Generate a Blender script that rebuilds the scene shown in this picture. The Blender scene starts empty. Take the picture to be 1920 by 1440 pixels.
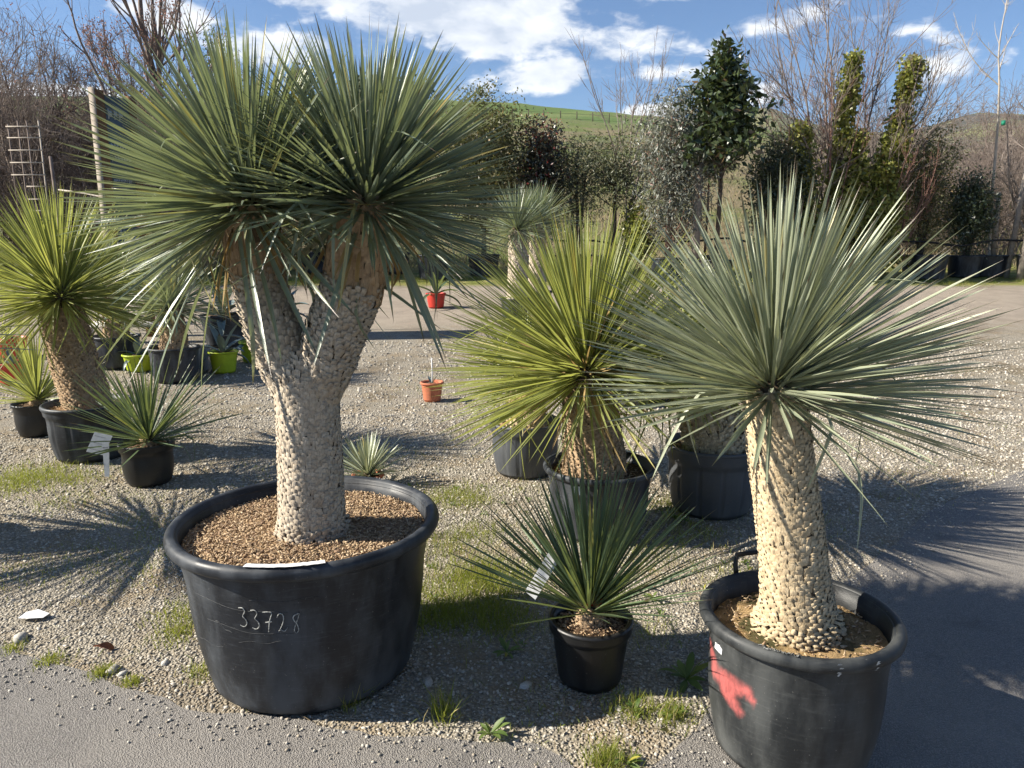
import bpy, math, random
import numpy as np
from mathutils import Vector, Matrix, noise as mnoise

R = math.radians
rng = np.random.default_rng(7)
random.seed(7)
sc = bpy.context.scene
COL = sc.collection

# ------------------------------------------------------------------ camera, sky, sun, exposure
CAM = (0.0, 0.0, 1.557)
PITCH = 10.9
cd = bpy.data.cameras.new('camera'); cam = bpy.data.objects.new('camera', cd); COL.objects.link(cam)
cd.sensor_width = 36.0; cd.lens = 26.25; cd.clip_start = 0.05; cd.clip_end = 12000
cam.location = CAM; cam.rotation_euler = (R(90 - PITCH), 0, 0)
sc.camera = cam

SUN_EL, SUN_BACK = 34.0, -5.0          # elevation; how far the sun stands behind the left side
sun_dir = Vector((-math.cos(R(SUN_EL)) * math.cos(R(SUN_BACK)), math.cos(R(SUN_EL)) * math.sin(R(SUN_BACK)), math.sin(R(SUN_EL))))
sd = bpy.data.lights.new('sun', 'SUN'); sun = bpy.data.objects.new('sun', sd); COL.objects.link(sun)
sd.energy = 5.0; sd.angle = R(0.53); sd.color = (1.0, 0.93, 0.81)
sun.rotation_euler = sun_dir.to_track_quat('Z', 'Y').to_euler()
sun.location = (-8, 0, 8)

vs = sc.view_settings
vs.view_transform = 'Standard'; vs.look = 'None'; vs.gamma = 1.0; vs.exposure = 1.22
vs.use_curve_mapping = False
cy = sc.cycles
cy.max_bounces = 5; cy.diffuse_bounces = 2; cy.glossy_bounces = 2; cy.transmission_bounces = 3; cy.transparent_max_bounces = 4
cy.use_adaptive_sampling = True; cy.adaptive_threshold = 0.02; cy.use_denoising = True
sc.render.use_persistent_data = False


class NT:
    """small helper to wire shader nodes"""
    def __init__(s, nt):
        s.nt = nt; nt.nodes.clear()

    def n(s, kind, _out=0, _props=None, **inp):
        nd = s.nt.nodes.new('ShaderNode' + kind)
        for k, v in (_props or {}).items(): setattr(nd, k, v)
        for k, v in inp.items():
            key = int(k[1:]) if k[0] == 'i' and k[1:].isdigit() else k.replace('_', ' ')
            sock = nd.inputs[key]
            if hasattr(v, 'is_output'): s.nt.links.new(v, sock)
            else:
                try: sock.default_value = v
                except Exception: sock.default_value = (*v, 1.0)
        return nd.outputs[_out] if _out is not None else nd

    def m(s, op, a, b=0.0, c=None, clamp=False):
        kw = dict(i0=a, i1=b)
        if c is not None: kw['i2'] = c
        return s.n('Math', _props=dict(operation=op, use_clamp=clamp), **kw)

    def v(s, op, a, b=(0, 0, 0), out=0):
        return s.n('VectorMath', _out=out, _props=dict(operation=op), i0=a, i1=b)

    def mix(s, f, a, b, bt='MIX'):
        nd = s.n('Mix', _out=None, _props=dict(data_type='RGBA', blend_type=bt))
        for i, val in ((0, f), (6, a), (7, b)):
            if hasattr(val, 'is_output'): s.nt.links.new(val, nd.inputs[i])
            else: nd.inputs[i].default_value = val if i == 0 else ((*val, 1.0) if len(val) == 3 else val)
        return nd.outputs[2]

    def ss(s, x, lo, hi, a=0.0, b=1.0):
        nd = s.n('MapRange', _out=None, _props=dict(interpolation_type='SMOOTHSTEP'))
        for i, val in enumerate((x, lo, hi, a, b)):
            if hasattr(val, 'is_output'): s.nt.links.new(val, nd.inputs[i])
            else: nd.inputs[i].default_value = val
        return nd.outputs[0]

    def noise(s, vec, scale, detail=4.0, rough=0.55, out=0, dist=0.0):
        return s.n('TexNoise', _out=out, Vector=vec, Scale=scale, Detail=detail, Roughness=rough, Distortion=dist)


def direction(az, el):
    a, e = R(az), R(el)
    return (math.sin(a) * math.cos(e), math.cos(a) * math.cos(e), math.sin(e))


world = bpy.data.worlds.new('World'); sc.world = world; world.use_nodes = True
w = NT(world.node_tree)
sky = w.n('TexSky', _props=dict(sky_type='NISHITA', sun_disc=False, sun_elevation=R(SUN_EL), sun_rotation=R(-90 + SUN_BACK),
                                altitude=120.0, air_density=1.0, dust_density=0.0, ozone_density=3.0))
dirv = w.v('NORMALIZE', w.n('TexCoord', _out=0))
flat = w.v('MULTIPLY', dirv, (1.0, 1.0, 2.1))
warp = w.noise(w.v('MULTIPLY', dirv, (1, 1, 1.7)), 9.0, 3.0, 0.6, out=1)
flat = w.v('ADD', flat, w.v('MULTIPLY', w.v('SUBTRACT', warp, (0.5, 0.5, 0.5)), (0.05, 0.05, 0.05)))
dens = w.noise(flat, 7.0, 6.0, 0.58)
dens2 = w.noise(w.v('ADD', flat, (-0.035, 0.0, 0.055)), 7.0, 5.0, 0.58)
blob = None
for az, el, s, sz, k in ((-3.5, 14.8, 0.21, 0.062, .28), (-9.0, 13.0, .10, .035, .22), (3.5, 11.6, 0.13, 0.028, .24), (7.5, 13.6, .08, .04, .2), (-15.0, 12.6, 0.12, 0.035, .24), (-13.5, 16.0, 0.10, 0.022, .2),
                         (9.0, 9.0, 0.055, 0.016, .24), (18.5, 14.0, 0.07, 0.028, .2), (17.5, 10.2, .05, .02, .2), (-24.5, 14.2, 0.10, 0.026, .22),
                         (-31, 8.5, 0.12, 0.03, .2), (23.5, 13.5, .1, .02, .12), (3.0, 6.5, .06, .01, .2), (31.5, 15.5, .07, .015, .2), (12.5, 16.5, .06, .012, .2)):
    dd = w.v('SUBTRACT', dirv, direction(az, el))
    ln = w.v('LENGTH', w.v('DIVIDE', dd, (s, s, sz)), out=1)
    bl = w.m('MULTIPLY', w.ss(ln, 0.0, 1.25, 1.0, 0.0), k)
    blob = bl if blob is None else w.m('MAXIMUM', blob, bl)
d1 = w.m('ADD', dens, blob)
mask = w.ss(d1, 0.575, 0.70)
lightn = w.m('ADD', w.m('MULTIPLY', w.m('SUBTRACT', dens, dens2), 3.6), 0.60, clamp=True)
thick = w.ss(d1, 0.60, 0.95, 0.0, 0.34)
lightn = w.m('SUBTRACT', lightn, thick, clamp=True)
cloudc = w.mix(lightn, (5.8, 6.4, 7.5), (11.0, 11.0, 11.0))
skyc = w.mix(1.0, sky, (0.90, 1.0, 1.16), 'MULTIPLY')
final = w.mix(w.m('MULTIPLY', mask, 0.96), skyc, cloudc)
bg = w.n('Background', Color=final, Strength=0.05)
world.cycles.sampling_method = 'MANUAL'; world.cycles.sample_map_resolution = 256
w.nt.links.new(bg, w.n('OutputWorld', _out=None).inputs[0])

# ------------------------------------------------------------------ helpers
def link(o, parent=None):
    COL.objects.link(o)
    if parent is not None: o.parent = parent
    return o


def tag(o, label=None, cat=None, group=None, kind=None):
    if label: o['label'] = label
    if cat: o['category'] = cat
    if group: o['group'] = group
    if kind: o['kind'] = kind
    return o


def thing(name, label, cat, loc, group=None):
    o = bpy.data.objects.new(name, None); o.empty_display_size = 0.1
    o.location = loc
    return tag(link(o), label, cat, group)


def np_mesh(name, V, F, mat=None, uv=None, smooth=False, attr=None):
    V = np.asarray(V, np.float32); F = np.asarray(F, np.int32)
    me = bpy.data.meshes.new(name)
    n, k = F.shape
    me.vertices.add(len(V)); me.vertices.foreach_set('co', V.ravel())
    me.loops.add(n * k); me.loops.foreach_set('vertex_index', F.ravel())
    me.polygons.add(n); me.polygons.foreach_set('loop_start', np.arange(0, n * k, k, dtype=np.int32))
    me.update(calc_edges=True)
    if uv is not None:
        l = me.uv_layers.new(name='UVMap')
        l.data.foreach_set('uv', np.asarray(uv, np.float32)[F.ravel()].ravel())
    if attr is not None:
        for an, av in attr.items():
            a = me.attributes.new(an, 'FLOAT', 'POINT'); a.data.foreach_set('value', np.asarray(av, np.float32))
    if smooth: me.polygons.foreach_set('use_smooth', np.ones(n, bool))
    if mat: me.materials.append(mat)
    me.validate(verbose=False)
    return me


def mobj(name, me, parent=None, kind=None):
    o = link(bpy.data.objects.new(name, me), parent)
    if kind: o['kind'] = kind
    return o


def scatter(tmpl, M, T):
    """tmpl (v,f[,uv]) repeated: M (N,3,3) columns are the local axes, T (N,3)"""
    v, f = tmpl[0], tmpl[1]
    V = np.einsum('nij,kj->nki', M, v) + T[:, None, :]
    F = (f[None] + (np.arange(len(M)) * len(v))[:, None, None]).reshape(-1, f.shape[1])
    uv = np.tile(tmpl[2], (len(M), 1)) if len(tmpl) > 2 and tmpl[2] is not None else None
    return V.reshape(-1, 3), F, uv


def join(parts):
    Vs, Fs, Us, off = [], [], [], 0
    for V, F, U in parts:
        Vs.append(V); Fs.append(F + off); off += len(V)
        if U is not None: Us.append(U)
    return np.concatenate(Vs), np.concatenate(Fs), (np.concatenate(Us) if Us else None)


def unit(a): return a / np.maximum(np.linalg.norm(a, axis=-1, keepdims=True), 1e-9)


def box(x0, x1, y0, y1, z0, z1):
    v = np.array([(x, y, z) for x in (x0, x1) for y in (y0, y1) for z in (z0, z1)], float)
    f = np.array([(0, 1, 3, 2), (4, 6, 7, 5), (0, 4, 5, 1), (2, 3, 7, 6), (0, 2, 6, 4), (1, 5, 7, 3)])
    return v, f, None


def bevel_box(x0, x1, y0, y1, z0, z1): return box(x0, x1, y0, y1, z0, z1)


def tube(P, rad, n=8, cap=True, wob=0.0):
    """one swept tube through points P with radii rad"""
    P = np.asarray(P, float); rad = np.asarray(rad, float); m = len(P)
    Tn = unit(np.gradient(P, axis=0))
    ref = np.array([0.0, 1.0, 0.0]) if abs(Tn[0][1]) < 0.9 else np.array([1.0, 0, 0])
    V = np.zeros((m, n, 3)); a = np.linspace(0, 2 * np.pi, n, endpoint=False)
    for i in range(m):
        u = unit(np.cross(Tn[i], ref)); q = np.cross(u, Tn[i]); ref = -np.cross(u, Tn[i]) if False else ref
        rr = rad[i] * (1 + wob * rng.normal(size=n))
        V[i] = P[i] + (np.cos(a) * rr)[:, None] * u + (np.sin(a) * rr)[:, None] * q
    V = V.reshape(-1, 3)
    i, j = np.meshgrid(np.arange(m - 1), np.arange(n), indexing='ij')
    j2 = (j + 1) % n
    F = np.stack([i * n + j, i * n + j2, (i + 1) * n + j2, (i + 1) * n + j], -1).reshape(-1, 4)
    if cap:
        c0, c1 = len(V), len(V) + 1
        V = np.concatenate([V, P[:1], P[-1:]])
        ex = []
        for q in range(0, n, 2):
            ex.append((c0, (q + 2) % n, (q + 1) % n, q)); b = (m - 1) * n
            ex.append((c1, b + q, b + (q + 1) % n, b + (q + 2) % n))
        F = np.concatenate([F, np.array(ex)])
    return V, F, None


def segs_mesh(S, n=4):
    """S rows: p0(3) p1(3) r0 r1 -> separate little tubes"""
    S = np.asarray(S, float); P0, P1, r0, r1 = S[:, :3], S[:, 3:6], S[:, 6], S[:, 7]
    d = unit(P1 - P0); ref = np.where(np.abs(d[:, 2:3]) < 0.9, np.array([[0, 0, 1.0]]), np.array([[1.0, 0, 0]]))
    u = unit(np.cross(d, ref)); q = np.cross(d, u)
    a = np.linspace(0, 2 * np.pi, n, endpoint=False)
    ring = np.cos(a)[None, :, None] * u[:, None] + np.sin(a)[None, :, None] * q[:, None]
    V = np.concatenate([P0[:, None] + ring * r0[:, None, None], P1[:, None] + ring * r1[:, None, None]], 1)
    j = np.arange(n); j2 = (j + 1) % n
    f = np.stack([j, j2, n + j2, n + j], -1)
    F = (f[None] + (np.arange(len(S)) * 2 * n)[:, None, None]).reshape(-1, 4)
    return V.reshape(-1, 3), F, None


def lathe(prof, n=96, close=False, fn=None):
    prof = np.asarray(prof, float); m = len(prof)
    a = np.linspace(0, 2 * np.pi, n, endpoint=False)
    r = prof[:, 0][:, None] * np.ones(n); z = prof[:, 1][:, None] * np.ones(n)
    if fn is not None: r = fn(r, z, a[None, :] * np.ones((m, 1)))
    V = np.stack([r * np.cos(a), r * np.sin(a), z], -1).reshape(-1, 3)
    mm = m if close else m - 1
    i, j = np.meshgrid(np.arange(mm), np.arange(n), indexing='ij')
    i2 = (i + 1) % m; j2 = (j + 1) % n
    F = np.stack([i * n + j, i * n + j2, i2 * n + j2, i2 * n + j], -1).reshape(-1, 4)
    return V, F, None


def sstep(x, a, b):
    t = np.clip((np.asarray(x, float) - a) / (b - a), 0, 1); return t * t * (3 - 2 * t)


HX = [-600, -67, -22, 3, 27, 41, 48, 54, 62, 100, 600]
HZ = [31, 28.7, 28.5, 27.4, 25.0, 23.0, 20.6, 14.0, 9.5, 8.5, 9]


def zg(x, y):
    """height of the terrain"""
    x = np.asarray(x, float); y = np.asarray(y, float)
    t = np.clip(y - 7.5, 0, None)
    base = 0.074 * (np.sqrt(t * t + 1.0) - 1.0) * (t > 0)
    base = np.where(y > 20, 0.074 * (np.sqrt(12.5 ** 2 + 1) - 1), base)
    H = np.interp(x, HX, HZ)
    far = (H - base) * np.clip((y - 21) / 129.0, 0, 1) ** 1.05
    back = np.where(y > 150, -0.12 * (y - 150) ** 1.0 * sstep(y, 150, 260), 0)
    return base + far + back


def zg1(x, y): return float(zg(x, y))


def in_view(P):
    """camera depth and whether the point lies in the picture: used to pick which leaves become objects of their own"""
    c, s = math.cos(R(PITCH)), math.sin(R(PITCH))
    q = P - np.array(CAM); zc = q[:, 1] * c - q[:, 2] * s; yc = -(q[:, 1] * s + q[:, 2] * c)
    return zc, (np.abs(q[:, 0]) < zc * 0.72) & (np.abs(yc) < zc * 0.54)


# ------------------------------------------------------------------ materials
def newmat(name):
    m = bpy.data.materials.new(name); m.use_nodes = True
    return m, NT(m.node_tree)


def out(t, sh): t.nt.links.new(sh, t.n('OutputMaterial', _out=None).inputs[0])


def bsdf(t, col, rough=0.8, spec=0.3, bump=None, bstr=0.3, bdist=0.01, coat=None):
    kw = dict(Base_Color=col, Roughness=rough, Specular_IOR_Level=spec)
    if bump is not None: kw['Normal'] = t.n('Bump', Height=bump, Strength=bstr, Distance=bdist)
    return t.n('BsdfPrincipled', **kw)


def objpos(t): return t.n('TexCoord', _out=3)
def worldpos(t): return t.n('NewGeometry', _out=0)
def rand2(t):
    a = t.n('ObjectInfo', _out=5); b = t.n('NewGeometry', _out=8)
    return t.m('FRACT', t.m('ADD', t.m('MULTIPLY', a, 7.31), t.m('MULTIPLY', b, 3.17)))


def leaf_mat(name, c1, c2, edge, old, trans=0.3, tcol=None, rough=0.4, spec=0.5, edge_w=0.40):
    m, t = newmat(name)
    uv = t.n('UVMap', _props=dict(uv_map='UVMap'))
    sep = t.n('SeparateXYZ', _out=None, Vector=uv); u, v = sep.outputs[0], sep.outputs[1]
    r = rand2(t)
    r2 = t.m('FRACT', t.m('MULTIPLY', r, 17.7)); r3 = t.m('FRACT', t.m('MULTIPLY', r, 43.3))
    col = t.mix(r, c1, c2)
    comb = t.n('CombineXYZ', X=t.m('MULTIPLY', u, 14.0), Y=t.m('MULTIPLY', v, 3.0), Z=t.m('MULTIPLY', r, 50.0))
    st = t.noise(comb, 1.6, 3.0, 0.6)
    col = t.mix(t.ss(st, 0.3, 0.75, 0.0, 0.55), col, tuple(0.62 * x for x in c1))
    e = t.ss(t.m('ABSOLUTE', t.m('SUBTRACT', u, 0.5)), edge_w, 0.5)
    col = t.mix(t.m('MULTIPLY', e, 0.6), col, edge)
    # yellowing of some leaves, blotched along the blade
    blot = t.noise(t.n('CombineXYZ', X=t.m('MULTIPLY', v, 7.0), Y=t.m('MULTIPLY', r, 90.0), Z=u), 1.0, 2.0)
    yel = t.m('MULTIPLY', t.ss(r2, 0.93, 1.02), t.ss(t.m('ADD', t.m('MULTIPLY', v, .35), blot), 0.45, 0.8))
    col = t.mix(yel, col, old)
    # dry tip
    tip = t.ss(t.m('ADD', v, t.m('MULTIPLY', r3, 0.10)), 0.955, 1.01)
    col = t.mix(tip, col, (0.085, 0.055, 0.035))
    base = t.ss(v, 0.0, 0.09, 0.7, 0.0)
    col = t.mix(base, col, (0.42, 0.42, 0.25))
    p = bsdf(t, col, rough, spec, bump=st, bstr=0.25, bdist=0.004)
    tc = t.mix(0.6, col, tcol or (0.35, 0.38, 0.04))
    tr = t.n('BsdfTranslucent', Color=tc)
    out(t, t.n('MixShader', i0=trans, i1=p, i2=tr))
    return m


def bark_mat(name, c1, c2, dark, scale=45.0):
    m, t = newmat(name); p = objpos(t); r = rand2(t)
    nz = t.noise(worldpos(t), scale, 6.0, 0.65)
    fib = t.noise(t.v('MULTIPLY', worldpos(t), (1, 1, .22)), scale * 5, 3.0, 0.6)
    col = t.mix(r, c1, c2)
    col = t.mix(t.ss(nz, 0.35, 0.7, 0.0, 0.55), col, dark)
    col = t.mix(t.ss(fib, 0.45, 0.7, 0.0, 0.5), col, tuple(0.45 * x for x in c1))
    out(t, bsdf(t, col, 0.9, 0.12, bump=fib, bstr=0.6, bdist=0.004))
    return m


def plastic_mat(name, base, dust, amount=0.5, rough=0.42, paint=False, spec=0.45):
    m, t = newmat(name); p = objpos(t)
    big = t.noise(t.v('MULTIPLY', p, (1, 1, .35)), 9.0, 5.0, 0.6)
    sc1 = t.noise(t.v('MULTIPLY', p, (1, 1, 9.0)), 14.0, 6.0, 0.7)
    speck = t.noise(p, 160.0, 2.0, 0.5)
    z = t.n('SeparateXYZ', _out=2, Vector=p)
    low = t.ss(z, 0.0, 0.16, 0.5, 0.0)
    f = t.m('ADD', t.m('MULTIPLY', t.ss(big, 0.38, 0.72), amount), t.m('MULTIPLY', t.ss(sc1, 0.5, 0.75), amount * 0.5), clamp=True)
    f = t.m('ADD', f, t.m('MULTIPLY', low, t.ss(big, .3, .6)), clamp=True)
    col = t.mix(t.m('MULTIPLY', f, 0.55), base, dust)
    col = t.mix(t.ss(speck, 0.71, 0.76, 0.0, 0.5), col, (0.25, 0.24, 0.22))
    if paint:
        pa = t.n('Attribute', _out=2, _props=dict(attribute_name='paint'))
        nn = t.noise(p, 70.0, 4.0, 0.7)
        k = t.ss(t.m('ADD', pa, t.m('MULTIPLY', t.m('SUBTRACT', nn, 0.5), 0.45)), 0.12, 1.05)
        st_ = t.ss(t.noise(t.v('MULTIPLY', p, (1, 1, .5)), 22.0, 5.0, .7), .28, .62, .35, .95)
        col = t.mix(t.m('MULTIPLY', k, st_), col, (0.50, 0.12, 0.11))
    rr = t.m('ADD', rough, t.m('MULTIPLY', f, 0.3))
    out(t, bsdf(t, col, rr, spec, bump=t.m('ADD', sc1, t.m('MULTIPLY', speck, .25)), bstr=0.12, bdist=0.004))
    return m


def plain(name, col, rough=0.7, spec=0.3, var=0.25, scale=20.0, bump=0.2):
    m, t = newmat(name)
    nz = t.noise(objpos(t), scale, 5.0, 0.6)
    c = t.mix(t.ss(nz, 0.3, 0.75, 0.0, 1.0), col, tuple(max(0, x * (1 - var)) for x in col))
    out(t, bsdf(t, c, rough, spec, bump=nz, bstr=bump, bdist=0.005))
    return m


def foliage_mat(name, c1, c2, trans=0.25, rough=0.45, spec=0.5, tcol=None, rare=None, rare_at=0.9):
    m, t = newmat(name); r = rand2(t)
    col = t.mix(r, c1, c2)
    if rare is not None:
        z = t.n('SeparateXYZ', _out=2, Vector=objpos(t))
        col = t.mix(t.ss(t.m('FRACT', t.m('MULTIPLY', r, 13.7)), rare_at, rare_at + 0.02), col, rare)
    p = bsdf(t, col, rough, spec)
    tr = t.n('BsdfTranslucent', Color=tcol or tuple(1.3 * x for x in c2))
    out(t, t.n('MixShader', i0=trans, i1=p, i2=tr))
    return m


def stone_mat(name, cols, dark=0.5):
    m, t = newmat(name); r = rand2(t)
    ramp = t.n('ValToRGB', _out=None, Fac=r); cr = ramp.color_ramp; cr.interpolation = 'CONSTANT'
    while len(cr.elements) < len(cols): cr.elements.new(0.5)
    for i, c in enumerate(cols):
        cr.elements[i].position = i / len(cols); cr.elements[i].color = (*c, 1)
    nz = t.noise(worldpos(t), 160.0, 4.0, 0.6)
    col = t.mix(t.ss(nz, 0.35, 0.75, 0, 0.45), ramp.outputs[0], (0.10, 0.095, 0.085))
    out(t, bsdf(t, col, 0.85, 0.25))
    return m


def soil_mat(name, c1, c2, c3, moss=None):
    m, t = newmat(name); p = objpos(t)
    a = t.noise(p, 9.0, 5.0, 0.65); b = t.noise(p, 130.0, 5.0, 0.7)
    col = t.mix(t.ss(a, 0.35, 0.65), c1, c2)
    col = t.mix(t.ss(b, 0.35, 0.7, 0.0, 0.8), col, c3)
    if moss is not None:
        col = t.mix(t.ss(t.noise(p, 5.0, 4.0, .6), 0.48, 0.62), col, moss)
    out(t, bsdf(t, col, 0.95, 0.1, bump=b, bstr=0.9, bdist=0.012))
    return m


M = {}
M['leaf_blue'] = leaf_mat('leaf_blue', (0.29, 0.325, 0.225), (0.38, 0.41, 0.29), (0.50, 0.48, 0.20), (0.5, 0.40, 0.14), 0.18, (0.42, 0.46, 0.16), 0.33, 0.7, .44)
M['leaf_green'] = leaf_mat('leaf_green', (0.165, 0.21, 0.15), (0.245, 0.285, 0.205), (0.47, 0.47, 0.17), (0.50, 0.36, 0.07), 0.20, (0.40, 0.46, 0.12), 0.33, 0.7, .43)
M['leaf_yellow'] = leaf_mat('leaf_yellow', (0.205, 0.245, 0.085), (0.315, 0.335, 0.12), (0.54, 0.51, 0.17), (0.52, 0.40, 0.09), 0.36, (0.54, 0.57, 0.10), 0.38, 0.55, .43)
M['leaf_deep'] = leaf_mat('leaf_deep', (0.095, 0.15, 0.085), (0.135, 0.195, 0.105), (0.27, 0.29, 0.08), (0.30, 0.26, 0.05), 0.26, (0.28, 0.32, 0.05))
M['leaf_dry'] = leaf_mat('leaf_dry', (0.36, 0.25, 0.11), (0.46, 0.34, 0.16), (0.5, 0.38, 0.18), (0.3, 0.18, 0.08), 0.3, (0.5, 0.32, 0.1), 0.7, 0.2)
M['leaf_agave'] = leaf_mat('leaf_agave', (0.12, 0.17, 0.17), (0.17, 0.22, 0.21), (0.16, 0.2, 0.16), (0.2, 0.2, 0.1), 0.1, (0.2, 0.25, 0.1), edge_w=0.46)
M['bark_grey'] = bark_mat('bark_grey', (0.54, 0.465, 0.365), (0.42, 0.35, 0.265), (0.23, 0.18, 0.13))
M['bark_tan'] = bark_mat('bark_tan', (0.60, 0.49, 0.33), (0.48, 0.38, 0.24), (0.27, 0.19, 0.11))
M['bark_red'] = bark_mat('bark_red', (0.46, 0.34, 0.22), (0.36, 0.25, 0.15), (0.19, 0.12, 0.07))
M['bark_core'] = bark_mat('bark_core', (0.12, 0.09, 0.06), (0.12, 0.09, 0.06), (0.06, 0.045, 0.03))
M['tub'] = plastic_mat('tub', (0.012, 0.014, 0.018), (0.12, 0.132, 0.145), 0.75, 0.42, spec=.34)
M['tub_paint'] = plastic_mat('tub_paint', (0.014, 0.016, 0.018), (0.13, 0.135, 0.13), 0.75, 0.45, True, .32)
M['pot_black'] = plastic_mat('pot_black', (0.008, 0.008, 0.009), (0.05, 0.05, 0.045), 0.3, 0.38)
M['pot_grey'] = plastic_mat('pot_grey', (0.055, 0.06, 0.068), (0.14, 0.14, 0.13), 0.4, 0.5)
M['pot_lime'] = plain('pot_lime', (0.38, 0.48, 0.02), 0.45, 0.4, 0.2)
M['pot_red'] = plain('pot_red', (0.55, 0.045, 0.03), 0.45, 0.4, 0.2)
M['pot_terra'] = plain('pot_terra', (0.50, 0.17, 0.09), 0.75, 0.25, 0.2)
M['pot_concrete'] = plain('pot_concrete', (0.33, 0.32, 0.30), 0.9, 0.2, 0.3)
M['soil_chip'] = soil_mat('soil_chip', (0.42, 0.29, 0.17), (0.28, 0.18, 0.10), (0.15, 0.095, 0.055))
M['soil_sand'] = soil_mat('soil_sand', (0.46, 0.32, 0.16), (0.38, 0.25, 0.12), (0.2, 0.14, 0.08), (0.07, 0.065, 0.03))
M['soil_dark'] = soil_mat('soil_dark', (0.13, 0.085, 0.05), (0.20, 0.13, 0.08), (0.06, 0.04, 0.028))
M['chip'] = stone_mat('chip', [(0.46, 0.33, 0.20), (0.37, 0.25, 0.15), (0.57, 0.43, 0.28), (0.25, 0.16, 0.10), (0.50, 0.36, 0.21)])
M['gravel'] = stone_mat('gravel', [(0.42, 0.38, 0.315), (0.31, 0.28, 0.23), (0.55, 0.505, 0.425), (0.37, 0.315, 0.24), (0.46, 0.415, 0.345), (0.24, 0.22, 0.185), (0.53, 0.485, 0.41), (0.34, 0.305, 0.255)])
M['stone_pale'] = stone_mat('stone_pale', [(0.52, 0.49, 0.44), (0.44, 0.41, 0.36)])
M['paper'] = plain('paper', (0.72, 0.72, 0.72), 0.6, 0.3, 0.12, 60)
M['tag_grey'] = plain('tag_grey', (0.42, 0.45, 0.48), 0.5, 0.3, 0.1, 60)
M['chalk'] = plain('chalk', (0.50, 0.50, 0.47), 0.8, 0.2, 0.85, 160)
M['scuff'] = plain('scuff', (0.075, 0.078, 0.08), 0.7, 0.3, 0.8, 60)
M['ink'] = plain('ink', (0.12, 0.12, 0.13), 0.6, 0.3, 0.1)
M['red_tie'] = plain('red_tie', (0.6, 0.05, 0.04), 0.5, 0.4, 0.1)
M['green_tie'] = plain('green_tie', (0.02, 0.30, 0.17), 0.5, 0.4, 0.1)
M['wood_old'] = bark_mat('wood_old', (0.33, 0.29, 0.24), (0.26, 0.22, 0.18), (0.14, 0.11, 0.09), 14.0)
M['wood_white'] = plain('wood_white', (0.62, 0.58, 0.52), 0.8, 0.2, 0.3, 30)
M['wood_brown'] = bark_mat('wood_brown', (0.22, 0.12, 0.06), (0.17, 0.09, 0.045), (0.09, 0.05, 0.03), 10.0)
M['sign_teal'] = plain('sign_teal', (0.075, 0.10, 0.11), 0.6, 0.4, 0.25, 5)
M['sign_photo'] = stone_mat('sign_photo', [(0.16, 0.24, 0.28), (0.32, 0.36, 0.36), (0.22, 0.26, 0.2), (0.4, 0.4, 0.42)])
M['sign_white'] = plain('sign_white', (0.30, 0.34, 0.36), 0.5, 0.3, 0.1)
M['twig_grey'] = plain('twig_grey', (0.26, 0.215, 0.185), 0.85, 0.15, 0.4, 8)
M['twig_brown'] = plain('twig_brown', (0.22, 0.175, 0.15), 0.85, 0.15, 0.4, 8)
M['twig_red'] = plain('twig_red', (0.24, 0.135, 0.105), 0.85, 0.15, 0.3, 8)
M['twig_pale'] = plain('twig_pale', (0.44, 0.39, 0.33), 0.85, 0.15, 0.3, 8)
M['trunk_dark'] = plain('trunk_dark', (0.10, 0.08, 0.065), 0.9, 0.15, 0.4, 12)
M['hose'] = plain('hose', (0.012, 0.012, 0.013), 0.5, 0.3, 0.1)
M['grass'] = foliage_mat('grass', (0.11, 0.155, 0.025), (0.26, 0.27, 0.05), 0.35, 0.55, 0.3, (0.38, 0.42, 0.05), (0.40, 0.33, 0.16), 0.84)
M['weed'] = foliage_mat('weed', (0.07, 0.12, 0.03), (0.16, 0.21, 0.06), 0.3, 0.5, 0.35, (0.25, 0.34, 0.05), (0.36, 0.32, 0.06), 0.9)
M['dry_grass'] = foliage_mat('dry_grass', (0.26, 0.20, 0.12), (0.36, 0.30, 0.19), 0.25, 0.7, 0.2, (0.4, 0.32, 0.18), (0.13, 0.16, 0.05), 0.7)
M['fol_laurel'] = foliage_mat('fol_laurel', (0.06, 0.07, 0.03), (0.14, 0.135, 0.06), 0.2, 0.45, 0.45, (0.22, 0.24, 0.05), (0.26, 0.17, 0.06), 0.9)
M['fol_photinia'] = foliage_mat('fol_photinia', (0.022, 0.032, 0.022), (0.045, 0.050, 0.032), 0.1, 0.3, 0.6, (0.10, 0.05, 0.03), (0.16, 0.03, 0.025), 0.9)
M['fol_photinia_red'] = foliage_mat('fol_photinia_red', (0.12, 0.05, 0.03), (0.26, 0.055, 0.04), 0.3, 0.4, 0.5, (0.4, 0.08, 0.04))
M['fol_olive'] = foliage_mat('fol_olive', (0.055, 0.068, 0.04), (0.13, 0.14, 0.085), 0.2, 0.5, 0.4, (0.2, 0.22, 0.08))
M['fol_euca'] = foliage_mat('fol_euca', (0.115, 0.13, 0.105), (0.25, 0.26, 0.22), 0.2, 0.45, 0.45, (0.24, 0.24, 0.15), (0.22, 0.12, 0.09), 0.92)
M['fol_magnolia'] = foliage_mat('fol_magnolia', (0.022, 0.04, 0.018), (0.055, 0.075, 0.030), 0.12, 0.38, 0.5, (0.13, 0.17, 0.03), (0.12, 0.075, 0.035), 0.95)
M['fol_dark'] = foliage_mat('fol_dark', (0.028, 0.042, 0.022), (0.06, 0.075, 0.036), 0.12, 0.32, 0.6, (0.1, 0.14, 0.03))
M['fol_ivy'] = foliage_mat('fol_ivy', (0.12, 0.145, 0.035), (0.32, 0.32, 0.08), 0.3, 0.4, 0.5, (0.3, 0.32, 0.05), (0.16, 0.11, 0.05), 0.88)
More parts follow.
